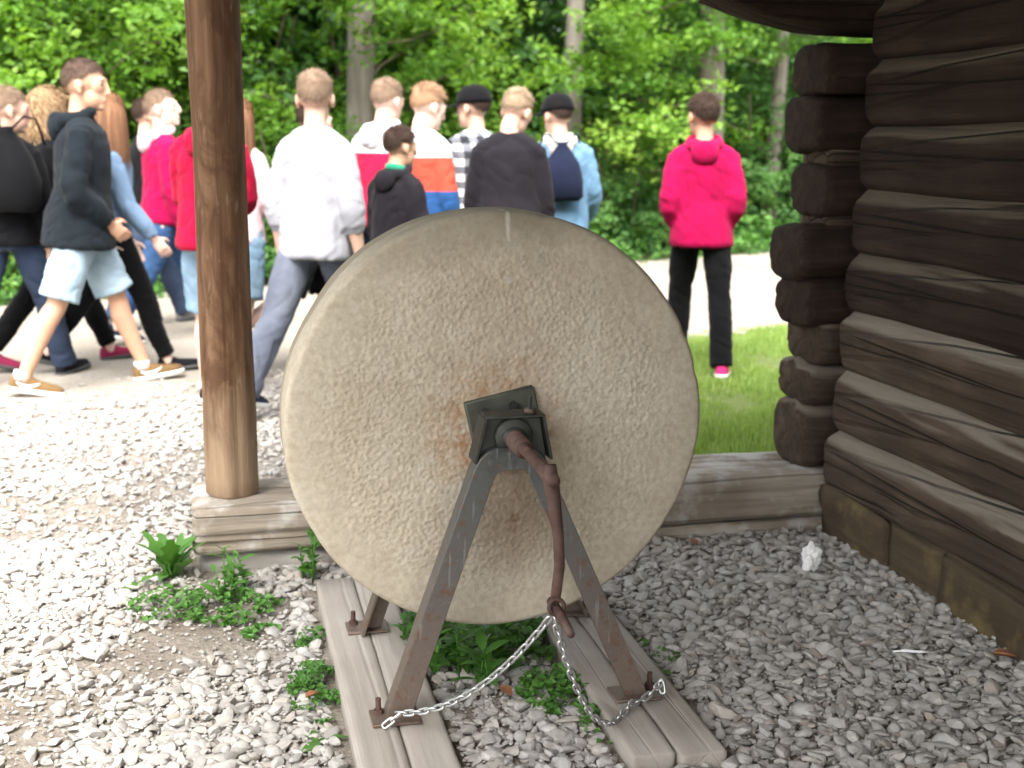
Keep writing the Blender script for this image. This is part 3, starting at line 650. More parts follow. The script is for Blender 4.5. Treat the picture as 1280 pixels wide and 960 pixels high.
def stand(y, fl, label):
    """bent angle-iron trestle: wide face towards the viewer (fl=-1) or away, flange along its outer edge"""
    o = empty('metal_stand', (WX, y, 0)); tag(o, label, 'stand')
    outer = [(.322, .054), (.523, .612), (.530, .630), (.543, .651), (.560, .666), (.580, .674), (.650, .674), (.668, .669), (.684, .655), (.696, .636), (.704, .615), (.945, .054)]
    def inset(P, w):
        Q = []
        for i, p in enumerate(P):
            a = Vector(P[max(i - 1, 0)]); b = Vector(P[min(i + 1, len(P) - 1)]); tn = (b - a).normalized(); Q.append((p[0] + tn.y * w, p[1] - tn.x * w))
        return Q
    inn = [(.378, .054), (.571, .598), (.576, .610), (.582, .617), (.588, .620), (.595, .622), (.640, .622), (.646, .620), (.651, .616), (.654, .610), (.657, .600), (.889, .054)]
    inf = inset(outer, .006); inf[0] = (inf[0][0], .054); inf[-1] = (inf[-1][0], .054)
    def strip(A, B, y0, y1):
        rings = [[(a[0], y0, a[1]), (b[0], y0, b[1]), (b[0], y1, b[1]), (a[0], y1, a[1])] for a, b in zip(A, B)]; return MB().loft(rings)
    loc = (-WX, -y, 0)
    f = strip(outer, inn, y - .0035, y + .0035).build('frame_face', M['steel'], o, False, loc); bevel(f, .0015, 1, 50)
    g = strip(outer, inf, y - fl * .0036, y - fl * .055).build('frame_flange', M['steel'], o, False, loc)
    # bearing seat: two side cheeks, web and housing
    yc = y - fl * .03
    web = MB(); P = [(.541, .630), (.700, .630), (.684, .737), (.563, .737)]
    web.add([(x, yc - .004, z) for x, z in P] + [(x, yc + .004, z) for x, z in P], [(0, 1, 2, 3), (7, 6, 5, 4), (0, 4, 5, 1), (1, 5, 6, 2), (2, 6, 7, 3), (3, 7, 4, 0)]); web.build('bearing_web', M['dark_steel'], o, False, loc)
    for sx, sy in ((-1, 0), (1, 0)):
        c0 = (.536 if sx < 0 else .7045, .640); c1 = (.5595 if sx < 0 else .6865, .740); q = MB(); w = .006 * sx
        ys_ = y - fl * .0045; V = [(c0[0], ys_, c0[1]), (c0[0] + w, ys_, c0[1]), (c1[0] + w, ys_, c1[1]), (c1[0], ys_, c1[1])]; V += [(a, b - fl * .07, c) for a, b, c in V]
        q.add(V, [(0, 1, 2, 3), (7, 6, 5, 4), (0, 4, 5, 1), (1, 5, 6, 2), (2, 6, 7, 3), (3, 7, 4, 0)]); q.build('bearing_cheek', M['dark_steel'], o, False, loc)
    hb = MB().tube([(WX, yc - .022, WZc + .004), (WX, yc - .018, WZc + .004), (WX, yc + .045, WZc + .004)], [.040, .044, .044], 28); hb.tube([(WX, yc - .027, WZc), (WX, yc - .020, WZc)], .029, 20); hb.build('bearing_housing', M['dark_steel'], o, True, loc)
    cap = MB().box((.556, y + .002 if fl < 0 else y - .07, .7385), (.692, y + .07 if fl < 0 else y - .002, .7455)); bevel(cap.build('bearing_cap', M['dark_steel'], o, False, loc), .002, 1)
    gn = MB().tube([(.660, yc - .01, .746), (.660, yc - .01, .757), (.660, yc - .01, .759), (.661, yc - .01, .784)], [.016, .015, .005, .004], 10); gn.build('grease_cup', M['steel'], o, True, loc)
    for sx, X0 in ((-1, .348), (1, .920)):
        ft = MB().box((X0 - .060, y - .030, .0505), (X0 + .050, y + .055, .0575)); bevel(ft.build('foot_plate', M['steel'], o, False, loc), .0015, 1)
        bx = X0 + sx * .040; b = MB().tube([(bx, y + .03, .058), (bx, y + .03, .068)], .012, 6); b.tube([(bx, y + .03, .064), (bx, y + .03, .095)], .0065, 10); b.build('anchor_bolt', M['rust'], o, False, loc)
    return o
stand(2.705, -1, 'bent angle-iron stand in front of the grindstone')
stand(3.265, 1, 'metal stand behind the grindstone, one foot showing at the left')

# planks under the stands
def plank(xs, y0, y1, seed, label):
    o = empty('foot_plank', ((xs[0][0] + xs[-1][1]) / 2, (y0 + y1) / 2, 0)); tag(o, label, 'plank')
    for i, (a, b) in enumerate(xs):
        dy = .02 * ((seed + i) % 2)
        me = rough_block((a, y0 - dy, -.01), (b, y1 + dy, .050 - .002 * i), seed + 9 * i, M['plank'], .002, 9, .004)
        link_mesh('board', me, o, (-o.location.x, -o.location.y, 0))
    return o
plank([(.236, .347), (.3482, .452)], 2.25, 3.70, 160, 'pale plank under the left feet of the stands')
plank([(.815, .918), (.9205, 1.030)], 2.43, 3.72, 170, 'pale split plank under the right feet of the stands')

# chain from foot to crank to foot
def chain():
    o = empty('chain', (WX, 2.5, 0)); tag(o, 'galvanised chain hanging from the crank to both stand feet', 'chain')
    def linkmesh():
        pts = []; h, w = .0090, .0062
        for i in range(16):
            th = 2 * math.pi * i / 16; pts.append((w * math.cos(th) , 0, h * (1 if math.sin(th) > 0 else -1) * (1 if abs(math.sin(th)) > .01 else 0) + w * math.sin(th)))
        n = len(pts); rings = []
        for i, p in enumerate(pts):
            t = (Vector(pts[(i + 1) % n]) - Vector(pts[i - 1])).normalized(); a = Vector((0, 1, 0)); b = t.cross(a)
            rings.append([Vector(p) + (a * math.cos(2 * math.pi * j / 6) + b * math.sin(2 * math.pi * j / 6)) * .0027 for j in range(6)])
        return MB().loft(rings, 0, True).mesh('link', M['galv'])
    lm = linkmesh()
    def run(a, b, sag, pitch=.0228, wob=0):
        a, b = Vector(a), Vector(b); P = [a.lerp(b, q) - Vector((0, 0, sag * 4 * q * (1 - q))) for q in np.linspace(0, 1, 200)]
        P = [Vector((p.x, p.y, max(p.z, .056 if p.x > .8 or p.x < .46 else .03))) for p in P]
        d = [0]
        for i in range(199): d.append(d[-1] + (P[i + 1] - P[i]).length)
        s = pitch / 2; k = 0
        while s < d[-1]:
            i = min(198, int(np.searchsorted(d, s))); t = (P[i + 1] - P[i - 1]).normalized(); q = t.to_track_quat('Z', 'Y')
            q = q @ Euler((0, 0, rad(38 + 90 * (k % 2)))).to_quaternion(); ob = link_mesh('link', lm, o, P[i] - Vector(o.location)); ob.rotation_euler = q.to_euler(); s += pitch; k += 1
    run((.620, 2.378, .398), (.350, 2.668, .085), .055); run((.350, 2.665, .085), (.318, 2.665, .063), .0)
    run((.627, 2.378, .398), (.880, 2.640, .068), .125); run((.880, 2.640, .066), (.972, 2.690, .088), .012); run((.972, 2.69, .088), (.975, 2.68, .058), 0)
chain()

# ------------------------------------------------------------------ weeds and litter
def leaf_mesh(name, L, W, lobes=0, droop=.25, fold=.12, n=7):
    v = []; f = []
    for i in range(n + 1):
        q = i / n; w = W * .5 * (math.sin(math.pi * min(1, q * .92 + .06)) ** .8) * (1 + (.35 * math.sin(q * lobes * 6.28) if lobes else 0)); w = max(w, .0008)
        y = L * q; z = L * (.25 * q - droop * q * q); v += [(-w, y, z + w * fold * 2), (0, y, z), (w, y, z + w * fold * 2)]
    for i in range(n): a = i * 3; f += [(a, a + 1, a + 4, a + 3), (a + 1, a + 2, a + 5, a + 4)]
    me = MB().add(v, f).mesh(name, M['leaf_weed']); at = me.attributes.new('tone', 'FLOAT', 'FACE'); at.data.foreach_set('value', np.full(len(f), .5)); return me
LW = [leaf_mesh('leaf', .085, .036), leaf_mesh('leaf', .07, .026), leaf_mesh('leaf', .055, .024, 0, .4)]
LD = [leaf_mesh('leaf', .17, .05, 3.5, .55, .1, 16), leaf_mesh('leaf', .13, .042, 3, .45, .1, 14)]
LE = [leaf_mesh('leaf', .045, .026, 0, .3), leaf_mesh('leaf', .036, .02, 0, .35)]
def rosette(x, y, n, meshes, s, label, group=None, up=(25, 65), seed=0, z=.012):
    o = empty('weed', (x, y, z)); tag(o, label, 'weed', group); r = random.Random(seed)
    for i in range(n):
        q = link_mesh('leaf', r.choice(meshes), o, (r.uniform(-.015, .015) * s, r.uniform(-.015, .015) * s, 0), (rad(r.uniform(*up)), rad(r.uniform(-12, 12)), i * 2.399 + r.uniform(-.3, .3))); k = s * r.uniform(.7, 1.15); q.scale = (k, k, k)
    return o
def upright(x, y, stems, h, meshes, s, label, seed=0, spread=.05, z=.012, group=None):
    o = empty('weed', (x, y, z)); tag(o, label, 'weed', group); r = random.Random(seed); sm = MB()
    for j in range(stems):
        bx, by = r.gauss(0, spread), r.gauss(0, spread); an = r.uniform(0, 6.28); hh = h * r.uniform(.6, 1.1); tl = r.uniform(.1, .35) * hh
        P = [(bx + math.cos(an) * tl * q * q, by + math.sin(an) * tl * q * q, hh * q) for q in (0, .35, .7, 1)]; sm.tube(P, [.003, .0026, .002, .0012], 6)
        k = int(5 + hh / .022)
        for i in range(k):
            q = (i + 1.2) / (k + .5); p = (bx + math.cos(an) * tl * q * q, by + math.sin(an) * tl * q * q, hh * q); sc = s * (1.15 - .55 * q) * r.uniform(.8, 1.15)
            ob = link_mesh('leaf', r.choice(meshes), o, p, (rad(r.uniform(5, 40)), rad(r.uniform(-15, 15)), i * (math.pi / 2 if i % 2 else math.pi / 2 + math.pi) + r.uniform(-.4, .4))); ob.scale = (sc, sc, sc)
    st = sm.build('stem', M['leaf_weed'], o); at = st.data.attributes.new('tone', 'FLOAT', 'FACE'); at.data.foreach_set('value', np.full(len(st.data.polygons), .6)); return o
def mat_weed(x, y, rx, ry, n, leaf, h, label, seed, z=.012, mat='leaf_weed'):
    o = empty('weed', (x, y, z)); tag(o, label, 'weed'); r = np.random.default_rng(seed); mb = MB(); tone = []
    p = unit(r.normal(size=(n * 3, 2))) * (r.random(n * 3) ** .5)[:, None] * np.array([rx, ry]) * 1.25; kp = vnoise(np.stack([p[:, 0] * 22, p[:, 1] * 22, p[:, 0] * 0], 1), seed + 1) + .25 * r.normal(size=n * 3) > .12; p = p[kp][:n]; n = len(p); hh = h * (1 - .7 * (p[:, 0] / rx) ** 2 * .5 - .5 * (p[:, 1] / ry) ** 2) * r.uniform(.3, 1, n) * (1 + .5 * vnoise(np.stack([p[:, 0] * 25, p[:, 1] * 25, p[:, 0] * 0], 1), seed))
    C = np.stack([p[:, 0], p[:, 1], np.clip(hh, .006, 1)], 1); N = unit(np.array([0, 0, 1.0]) + r.normal(0, .4, (n, 3))); L = leaf * r.uniform(.6, 1.3, n)
    add_leaves(mb, tone, C, N, L, L * r.uniform(.6, .95, n), r, np.clip(.55 + .2 * r.normal(size=n), 0, 1)); me = mb.mesh('leaves', M[mat], False); at = me.attributes.new('tone', 'FLOAT', 'FACE'); at.data.foreach_set('value', tone)
    q = link_mesh('foliage', me, o); q['kind'] = 'stuff'; return o
rosette(-.19, 3.93, 15, LD, 1.05, 'dandelion-like weed with jagged leaves by the left end of the sill', None, (20, 75), 1)
rosette(-.30, 3.84, 5, LE, 1.1, 'tiny broad-leaved weed in the gravel left of the jagged-leaved weed', None, (10, 50), 2)
mat_weed(-.16, 3.66, .13, .10, 260, .022, .05, 'sparse low weed in the gravel left of the post', 11)
upright(-.005, 3.70, 6, .15, LW + LE, .8, 'leafy upright weed in front of the sill below the post', 3, .035)
mat_weed(-.02, 3.58, .12, .09, 300, .024, .06, 'clump of small-leaved weed at the foot of the upright weed below the post', 12)
upright(.205, 3.80, 4, .17, LE, 1.0, 'thin weed growing between the sill and the left plank', 4, .03)
mat_weed(.07, 3.40, .045, .04, 70, .022, .03, 'tiny weed sprig in the gravel between post and left plank', 13)
mat_weed(.185, 2.98, .055, .15, 620, .016, .04, 'dense creeping weed along the outer edge of the left plank', 14)
mat_weed(.19, 3.32, .05, .05, 80, .02, .03, 'small creeping sprig beside the middle of the left plank', 18)
rosette(.17, 2.72, 4, LW, .9, 'single broad green leaf cluster at the bottom by the left plank', None, (0, 25), 5)
upright(.575, 2.98, 7, .15, LW, 1.15, 'big leafy weed with pointed leaves under the grindstone', 6, .045)
upright(.50, 3.20, 4, .14, LW, 1.0, 'pointed-leaved weed behind the left leg of the stand', 7, .035)
mat_weed(.66, 3.15, .13, .16, 560, .035, .09, 'dark grassy weeds in the shade under the grindstone', 15, .012, 'leaf_shrub')
mat_weed(.745, 2.84, .065, .10, 360, .024, .06, 'bright clover-like weed beside the right plank', 16)
mat_weed(.80, 2.66, .03, .09, 120, .02, .04, 'small clover-like sprigs along the inner edge of the right plank', 17)
mat_weed(1.08, 3.0, .04, .10, 60, .016, .02, 'faint sprigs at the outer edge of the right plank', 19)
def crumple(name, x, y, z, s, seed, mat, label, cat):
    bm = bmesh.new(); bmesh.ops.create_icosphere(bm, subdivisions=5, radius=1); v = np.array([p.co[:] for p in bm.verts]); f = [tuple(q.index for q in p.verts) for p in bm.faces]; bm.free()
    v = v * (1 + .10 * (1 - 2 * np.abs(vnoise(v * 2.2, seed + 8)))[:, None] + .38 * fbm(v * 1.8, seed)[:, None] + .12 * np.abs(vnoise(v * 3, seed + 3))[:, None]) * np.array(s); v[:, 2] -= v[:, 2].min()
    o = MB().add(v, f).build(name, mat, None, True, (x, y, z)); tag(o, label, cat); return o
crumple('tissue', 1.765, 3.53, .012, (.027, .020, .038), 5, M['paper'], 'crumpled white tissue on the gravel by the cabin', 'tissue')
def litter(x, y, rz, s, label, z=.035, mat='deadleaf', nm='fallen_leaf', cat='leaf'):
    v = []; f = []; n = 6
    for i in range(n + 1):
        q = i / n; w = .5 * math.sin(math.pi * min(1, q * .94 + .03)) * .55; v += [(-w * s, s * q, s * .18 * math.sin(3 * q) + s * .15), (0, s * q, s * .05), (w * s, s * q, s * .2 * math.sin(2.5 * q) + s * .1)]
    for i in range(n): a = i * 3; f += [(a, a + 1, a + 4, a + 3), (a + 1, a + 2, a + 5, a + 4)]
    o = MB().add(v, f).build(nm, M[mat], None, True, (x, y, z), (0, 0, rz)); md = o.modifiers.new('thickness', 'SOLIDIFY'); md.thickness = .0012; return tag(o, label, cat)
litter(1.955, 2.74, 1.0, .055, 'curled orange dead leaf on the gravel at the foot of the cabin footing')
litter(.635, 2.80, .4, .05, 'crisp brown dead leaf on the gravel between the planks')
litter(.19, 2.92, 2.0, .04, 'small tan dead leaf beside the left plank')
litter(1.49, 3.80, .2, .045, 'reddish dead leaf by the sill near the cabin corner')
sk = MB().tube([(0, 0, 0), (.03, .004, .002), (.07, -.002, .001), (.105, .003, 0)], [.004, .0045, .004, .003], 8); tag(sk.build('stick', M['paper'], None, True, (1.665, 2.845, .036), (0, 0, -.2)), 'short pale stick lying on the gravel at the right', 'stick')

# ------------------------------------------------------------------ people
PENDING = []
def grow(name, mb, voxel, sm, mats, parent, fold=0, seed=0, post=None, stretch=(7, 7, 13), dec=None):
    """closed lofts are fused into one continuous skin (voxel remesh), relaxed, then creased"""
    o = mb.build(name, mats, parent)
    rm = o.modifiers.new('fuse', 'REMESH'); rm.mode = 'VOXEL'; rm.voxel_size = voxel; rm.use_smooth_shade = True
    s = o.modifiers.new('relax', 'SMOOTH'); s.factor = .5; s.iterations = sm
    if dec: d = o.modifiers.new('lighten', 'DECIMATE'); d.ratio = dec
    PENDING.append((o, fold, seed, post, stretch)); return o
def finish_people():
    dg = bpy.context.evaluated_depsgraph_get(); dg.update()
    new = [(o, bpy.data.meshes.new_from_object(o.evaluated_get(dg), preserve_all_data_layers=False, depsgraph=dg)) for o, *_ in PENDING]
    for (o, fold, seed, post, stretch), (_, me) in zip(PENDING, new):
        old = o.data; o.modifiers.clear(); o.data = me; me.name = o.name.split('.')[0]; bpy.data.meshes.remove(old)
        n = len(me.vertices); co = np.empty(n * 3); me.vertices.foreach_get('co', co); co = co.reshape(-1, 3)
        if fold:
            nr = np.empty(n * 3); me.vertices.foreach_get('normal', nr); nr = nr.reshape(-1, 3)
            w = co + .035 * np.stack([vnoise(co * 6 + 11 * q, seed + q) for q in range(3)], 1)
            w[:, 2] += (.55 * w[:, 0] + .35 * w[:, 1]) * np.sign(vnoise(co * 1.6, seed + 21))
            a = 1 - np.abs(vnoise(w * np.array(stretch), seed)) * 2; b = 1 - np.abs(vnoise(w * np.array(stretch) * 1.9 + 5, seed + 7)) * 2; c = vnoise(co * 4.5, seed + 9)
            d1 = -np.exp(-(vnoise(w * np.array(stretch) * 1.15 + 31, seed + 13) / .13) ** 2); d2 = -np.exp(-(vnoise(w * np.array(stretch[::-1]) * 1.3 + 57, seed + 15) / .11) ** 2) * (vnoise(co * 5 + 3, seed + 17) > .1)
            co = co + nr * (fold * (.35 * a + .25 * b * (a > -.2) + .6 * c + .62 * d1 + .75 * d2))[:, None]
        if post: co = post(co)
        me.vertices.foreach_set('co', co.ravel()); me.polygons.foreach_set('use_smooth', [True] * len(me.polygons)); me.update()

SK = {'a': skinmat('skin_fair', (.56, .36, .27)), 'b': skinmat('skin_tan', (.50, .30, .20)), 'c': skinmat('skin_pale', (.62, .43, .35))}
HR = {'blond': hairmat('hair_blond', (.26, .185, .12)), 'sand': hairmat('hair_sandy', (.185, .125, .085)), 'brown': hairmat('hair_brown', (.085, .055, .040)), 'dark': hairmat('hair_dark', (.035, .021, .015)),
      'straw': hairmat('hair_strawberry', (.28, .165, .095)), 'curl': hairmat('hair_golden', (.27, .175, .095)), 'chest': hairmat('hair_chestnut', (.17, .085, .045))}
FT = {}
def fabric(key, c, **k):
    if key not in FT: FT[key] = cloth('cloth_' + key, c, **k)
    return FT[key]
def plaid():
    n = NT('cloth_plaid'); x, y, z = n.sep(n.coord('Object'))
    def band(v, f):
        return n.math('GREATER_THAN', n.math('FRACT', n.math('MULTIPLY', v, f)), .5)
    a = n.math('ADD', band(n.math('ADD', x, n.math('MULTIPLY', y, .6)), 11), band(z, 11)); n.col(n.ramp(n.math('MULTIPLY', a, .5), [(.0, (.62, .62, .63)), (.45, (.16, .165, .18)), (.9, (.025, .027, .032))])); return n.set(.9, 0, .2)
FT['plaid'] = plaid()
def flannel():
    n = NT('cloth_cuffed'); return n
UPZ = .94
def person(x, y, face, H, label, sk='a', hair='sand', style='short', top=('black', 'hoodie'), bottom=('jeans', 'long'), shoe=('black', 'white'), legs=((20, 8, 0), (-16, 18, -10)), arms=((10, 8, 15, 0), (-10, 8, 10, 0)), lean=3, head=(0, 0, 0), cap=None, width=1.0, seed=0, top2=None, hem=-.10, sock=None, extras=(), logo=False, sleeve=1.0, hoodm=None, collar=None):
    s = H / 1.735; root = empty('person', (x, y, 0), -rad(face)); tag(root, label, 'person', None)
    R = random.Random(seed); V3 = Vector
    up = V3((0, math.sin(rad(lean)), math.cos(rad(lean)))); fw = V3((0, math.cos(rad(lean)), -math.sin(rad(lean)))); X = V3((1, 0, 0))
    # ---- skeleton, unscaled; legs first so the lower foot meets the ground
    def legchain(side, hf, kn, fp, ab=3):
        a, b = rad(hf), rad(hf - kn); hip = V3((side * .088 * width, 0, -.02)); sx = side * math.sin(rad(ab))
        kn_ = hip + V3((sx, math.sin(a), -math.cos(a))).normalized() * .435; an = kn_ + V3((sx * .6, math.sin(b), -math.cos(b))).normalized() * .415
        f = V3((side * .12, math.cos(rad(fp)), math.sin(rad(fp)))).normalized(); u = V3((0, -math.sin(rad(fp)), math.cos(rad(fp)))); return hip, kn_, an, f, u
    LG = [legchain(sd, *l) for sd, l in zip((-1, 1), legs)]
    low = min(min((an - u * .085 - f * .06).z, (an - u * .085 + f * .19).z) for hip, kn_, an, f, u in LG); P0 = V3((0, 0, -low))
    def W(p): return (P0 + p) * s
    def T(t, yo=0): return P0 + up * t + fw * yo
    body = MB(); S = lambda v: tuple(q * s for q in v); wd = width
    # torso rings (t above pelvis, half width, half depth, forward shift)
    TR = [(-.13, .10, .085, -.01), (-.05, .160, .110, -.012), (.04, .160, .112, -.005), (.15, .138, .098, .005), (.27, .150, .108, .008), (.36, .158, .110, .005), (.42, .140, .092, -.005), (.475, .080, .066, -.012), (.515, .056, .056, -.010)]
    body.tube([tuple(T(t, yo) * s) for t, a, b, yo in TR], [(a * s * wd, b * s) for t, a, b, yo in TR], 18)
    nb = T(.50, -.012); hy, hp, hr = head
    hq = Matrix.Rotation(-rad(hy), 4, 'Z') @ Matrix.Rotation(-rad(hp), 4, 'X') @ Matrix.Rotation(rad(hr), 4, 'Y')
    hc = nb + up * .058 + (hq @ V3((0, .028, .100))); HM = Matrix.Translation(hc * s) @ hq @ Matrix.Scale(s * 1.09, 4)
    body.tube([tuple((nb - up * .03) * s), tuple((nb + up * .05) * s), tuple(HM @ V3((0, -.018, -.03)))], [.060 * s, .053 * s, .052 * s], 14)
    body.ell((0, -.014, .030), (.076, .096, .088), HM, 22, 14); body.ell((0, .030, -.050), (.057, .060, .068), HM, 18, 11); body.ell((0, .058, .004), (.060, .036, .055), HM, 16, 9); body.ell((0, .072, -.092), (.026, .020, .020), HM)
    body.tube([tuple(HM @ V3((0, .092, .022))), tuple(HM @ V3((0, .104, -.010))), tuple(HM @ V3((0, .108, -.028))), tuple(HM @ V3((0, .090, -.036)))], [.009 * s, .011 * s, .014 * s, .010 * s], 10)
    body.ell((0, .088, -.058), (.023, .010, .007), HM); body.ell((0, .086, -.070), (.020, .010, .008), HM); body.ell((0, .084, .034), (.048, .012, .010), HM)
    for e in (-1, 1):
        body.ell((e * .080, -.010, -.004), (.011, .019, .031), HM, 12, 9); body.ell((e * .078, -.002, -.030), (.010, .010, .012), HM)
    # arms
    AR = []
    for sd, (af, ab, el, inw) in zip((-1, 1), arms):
        sh = T(.405, -.012) + X * (sd * .168 * wd); a = rad(af); b = rad(ab)
        d1 = V3((sd * math.sin(b), math.sin(a) * math.cos(b), -math.cos(a) * math.cos(b))); elb = sh + d1 * .285; c = rad(af + el); iw = rad(inw)
        d2 = V3((-sd * math.sin(iw) + sd * .3 * math.sin(b), math.sin(c) * math.cos(iw), -math.cos(c) * math.cos(iw))).normalized(); wr = elb + d2 * .245; AR.append((sd, sh, elb, wr, d1, d2))
        body.tube([tuple((sh - d1 * .02 + V3((-sd * .03, 0, .01))) * s), tuple(sh * s), tuple((sh + d1 * .10) * s), tuple((elb - d1 * .03) * s), tuple((elb + d2 * .01) * s), tuple((elb + d2 * .08) * s), tuple((wr - d2 * .02) * s), tuple((wr + d2 * .02) * s)], [.045 * s, .050 * s, .047 * s, .040 * s, .040 * s, .040 * s, .028 * s, .027 * s], 14)
        wv = X.cross(d2).normalized(); nv = d2.cross(wv) * -1; nv = nv if nv.x * sd < 0 else -nv      # nv points to the palm side (medial)
        p0 = wr + d2 * .015
        body.tube([tuple(p0 * s), tuple((p0 + d2 * .04) * s), tuple((p0 + d2 * .085) * s)], [(.027 * s, .016 * s), (.039 * s, .016 * s), (.037 * s, .013 * s)], 12, tuple(wv))
        for k in range(4):
            b0 = p0 + d2 * .078 + wv * (.0315 - k * .021); L = (.068, .076, .070, .056)[k]; cu = .45 + .12 * k
            b1 = b0 + (d2 + nv * cu * .5).normalized() * L * .5; b2 = b1 + (d2 + nv * cu * 1.5).normalized() * L * .32; b3 = b2 + (d2 * .7 + nv * cu * 2.1).normalized() * L * .26
            body.tube([tuple(q * s) for q in (b0, b1, b2, b3)], [.0085 * s, .0080 * s, .0074 * s, .0064 * s], 8)
        t0 = p0 + d2 * .018 + wv * .026; t1 = t0 + (d2 * .6 + wv * .75 + nv * .35).normalized() * .036; t2 = t1 + (d2 * .95 + wv * .25 + nv * .35).normalized() * .034
        body.tube([tuple(q * s) for q in (t0, t1, t2)], [.0125 * s, .0105 * s, .0082 * s], 8)
    # legs
    for sd, (hip, kn_, an, f, u) in zip((-1, 1), LG):
        h, k, a = P0 + hip, P0 + kn_, P0 + an; d1 = (k - h).normalized(); d2 = (a - k).normalized(); bk = V3((0, -1, 0))
        body.tube([tuple((h + V3((0, 0, .05))) * s), tuple((h + d1 * .08) * s), tuple((h + d1 * .25) * s), tuple((k - d1 * .04) * s), tuple((k + d2 * .03) * s), tuple((k + d2 * .12 + bk * .014) * s), tuple((k + d2 * .26 + bk * .008) * s), tuple((a - d2 * .03) * s), tuple((a - u * .03) * s)], [.082 * s, .083 * s, .070 * s, .054 * s, .052 * s, .056 * s, .046 * s, .036 * s, .037 * s], 14)
        body.tube([tuple((a - u * .045 - f * .045) * s), tuple((a - u * .045) * s), tuple((a - u * .055 + f * .08) * s), tuple((a - u * .066 + f * .16) * s)], [(.028 * s, .030 * s), (.032 * s, .034 * s), (.034 * s, .024 * s), (.030 * s, .012 * s)], 12)
    bmesh_o = grow('body', body, .0066, 2, SK[sk], root, dec=.33)
    for e in (-1, 1):
        MB().ell((e * .031, .083, .010), (.012, .008, .008), HM, 10, 7).build('eye', M['eye'], root)
    # ---- lower garment
    bm_, bs = bottom; bt = MB(); loose = {'long': .016, 'slim': .009, 'wide': .030, 'shorts': .028}[bs]; BR = [(-.13, .115, .10, -.012), (-.05, .166, .118, -.012), (.04, .160, .116, -.005), (.10, .146, .106, 0)]
    bt.tube([tuple(T(t, yo) * s) for t, a, b, yo in BR], [((a + loose * .5) * s * wd, (b + loose * .5) * s) for t, a, b, yo in BR], 18)
    for sd, (hip, kn_, an, f, u) in zip((-1, 1), LG):
        h, k, a = P0 + hip, P0 + kn_, P0 + an; d1 = (k - h).normalized(); d2 = (a - k).normalized(); bk = V3((0, -1, 0))
        pts = [h + V3((0, 0, .06)), h + d1 * .08, h + d1 * .25]; rr = [.078, .080 + loose * .7, .074 + loose]
        if bs == 'shorts': pts += [k - d1 * .06, k - d1 * .015]; rr += [.072 + loose, .074 + loose * 1.1]
        else:
            wdn = {'long': .012, 'slim': .0, 'wide': .030}[bs]
            pts += [k - d1 * .03, k + d2 * .04, k + d2 * .14 + bk * .012, k + d2 * .28 + bk * .008, a - d2 * .02, a + d2 * (.02 if bs != 'slim' else -.02)]; rr += [.060 + loose, .058 + loose, .060 + loose, .050 + loose + wdn * .5, .044 + loose + wdn, .045 + loose + wdn]
        bt.tube([tuple(q * s) for q in pts], [q * s for q in rr], 16)
    grow('shorts' if bs == 'shorts' else 'trousers', bt, .0110, 3, FT[bm_], root, .0075, seed + 3)
    # ---- upper garment
    tm, ts = top; tp = MB(); lo = {'hoodie': .030, 'jacket': .028, 'sweat': .024, 'shirt': .016}[ts]
    hx = .045 if bs == 'shorts' and hem < -.11 else (.022 if bs == 'shorts' or hem < -.11 else .008); UR = [(hem - .005, .160 + hx * .7, .112 + hx, -.006), (hem + .02, .170 + hx * .6, .120 + hx, -.006), (.0, .172, .122 + hx * .6, -.004), (.14, .160, .114, .004), (.27, .164, .118, .006), (.36, .168, .116, .003), (.42, .150, .098, -.006), (.475, .100, .074, -.014), (.512, .062, .062, -.016)]
    tp.tube([tuple(T(t, yo) * s) for t, a, b, yo in UR], [((a + lo * (1 if i < 7 else .35)) * s * wd, (b + lo * (.8 if i < 7 else .3)) * s) for i, (t, a, b, yo) in enumerate(UR)], 22)
    for sd, sh, elb, wr, d1, d2 in AR:
        e = sleeve; cuff = elb.lerp(wr, max(0, (e - .5) * 2)) if e > .5 else sh.lerp(elb, e * 2)
        tp.tube([tuple(T(.485, -.016) * s), tuple((T(.462, -.014) + X * (sd * .075 * wd)) * s), tuple((sh + V3((0, 0, .004))) * s)], [(.052 * s, .058 * s), ((.046 + lo * .3) * s, (.062 + lo * .3) * s), ((.046 + lo * .4) * s, (.050 + lo * .5) * s)], 16, (0, 0, 1))
        pts = [sh + V3((-sd * .05, 0, .004)), sh + V3((sd * .002, 0, -.004)), sh + d1 * .09]; rr = [.045, .049 + lo * .5, .051 + lo * .65]
        if e > .5:
            pts += [elb - d1 * .03, elb + d2 * .02]; rr += [.049 + lo * .75, .049 + lo * .75]
            pts += [elb + (cuff - elb) * .65, cuff - d2 * .025, cuff]; rr += [.045 + lo * .7, .036 + lo * .55, .033 + lo * .45]
        else: pts += [cuff]; rr += [.056 + lo]
        tp.tube([tuple(q * s) for q in pts], [q * s for q in rr], 14)
    grow({'hoodie': 'hoodie', 'jacket': 'jacket', 'sweat': 'sweatshirt', 'shirt': 'shirt'}[ts], tp, .0105, 3, FT[tm], root, .0065 if ts != 'shirt' else .005, seed + 5, None, (7, 7, 11.5))
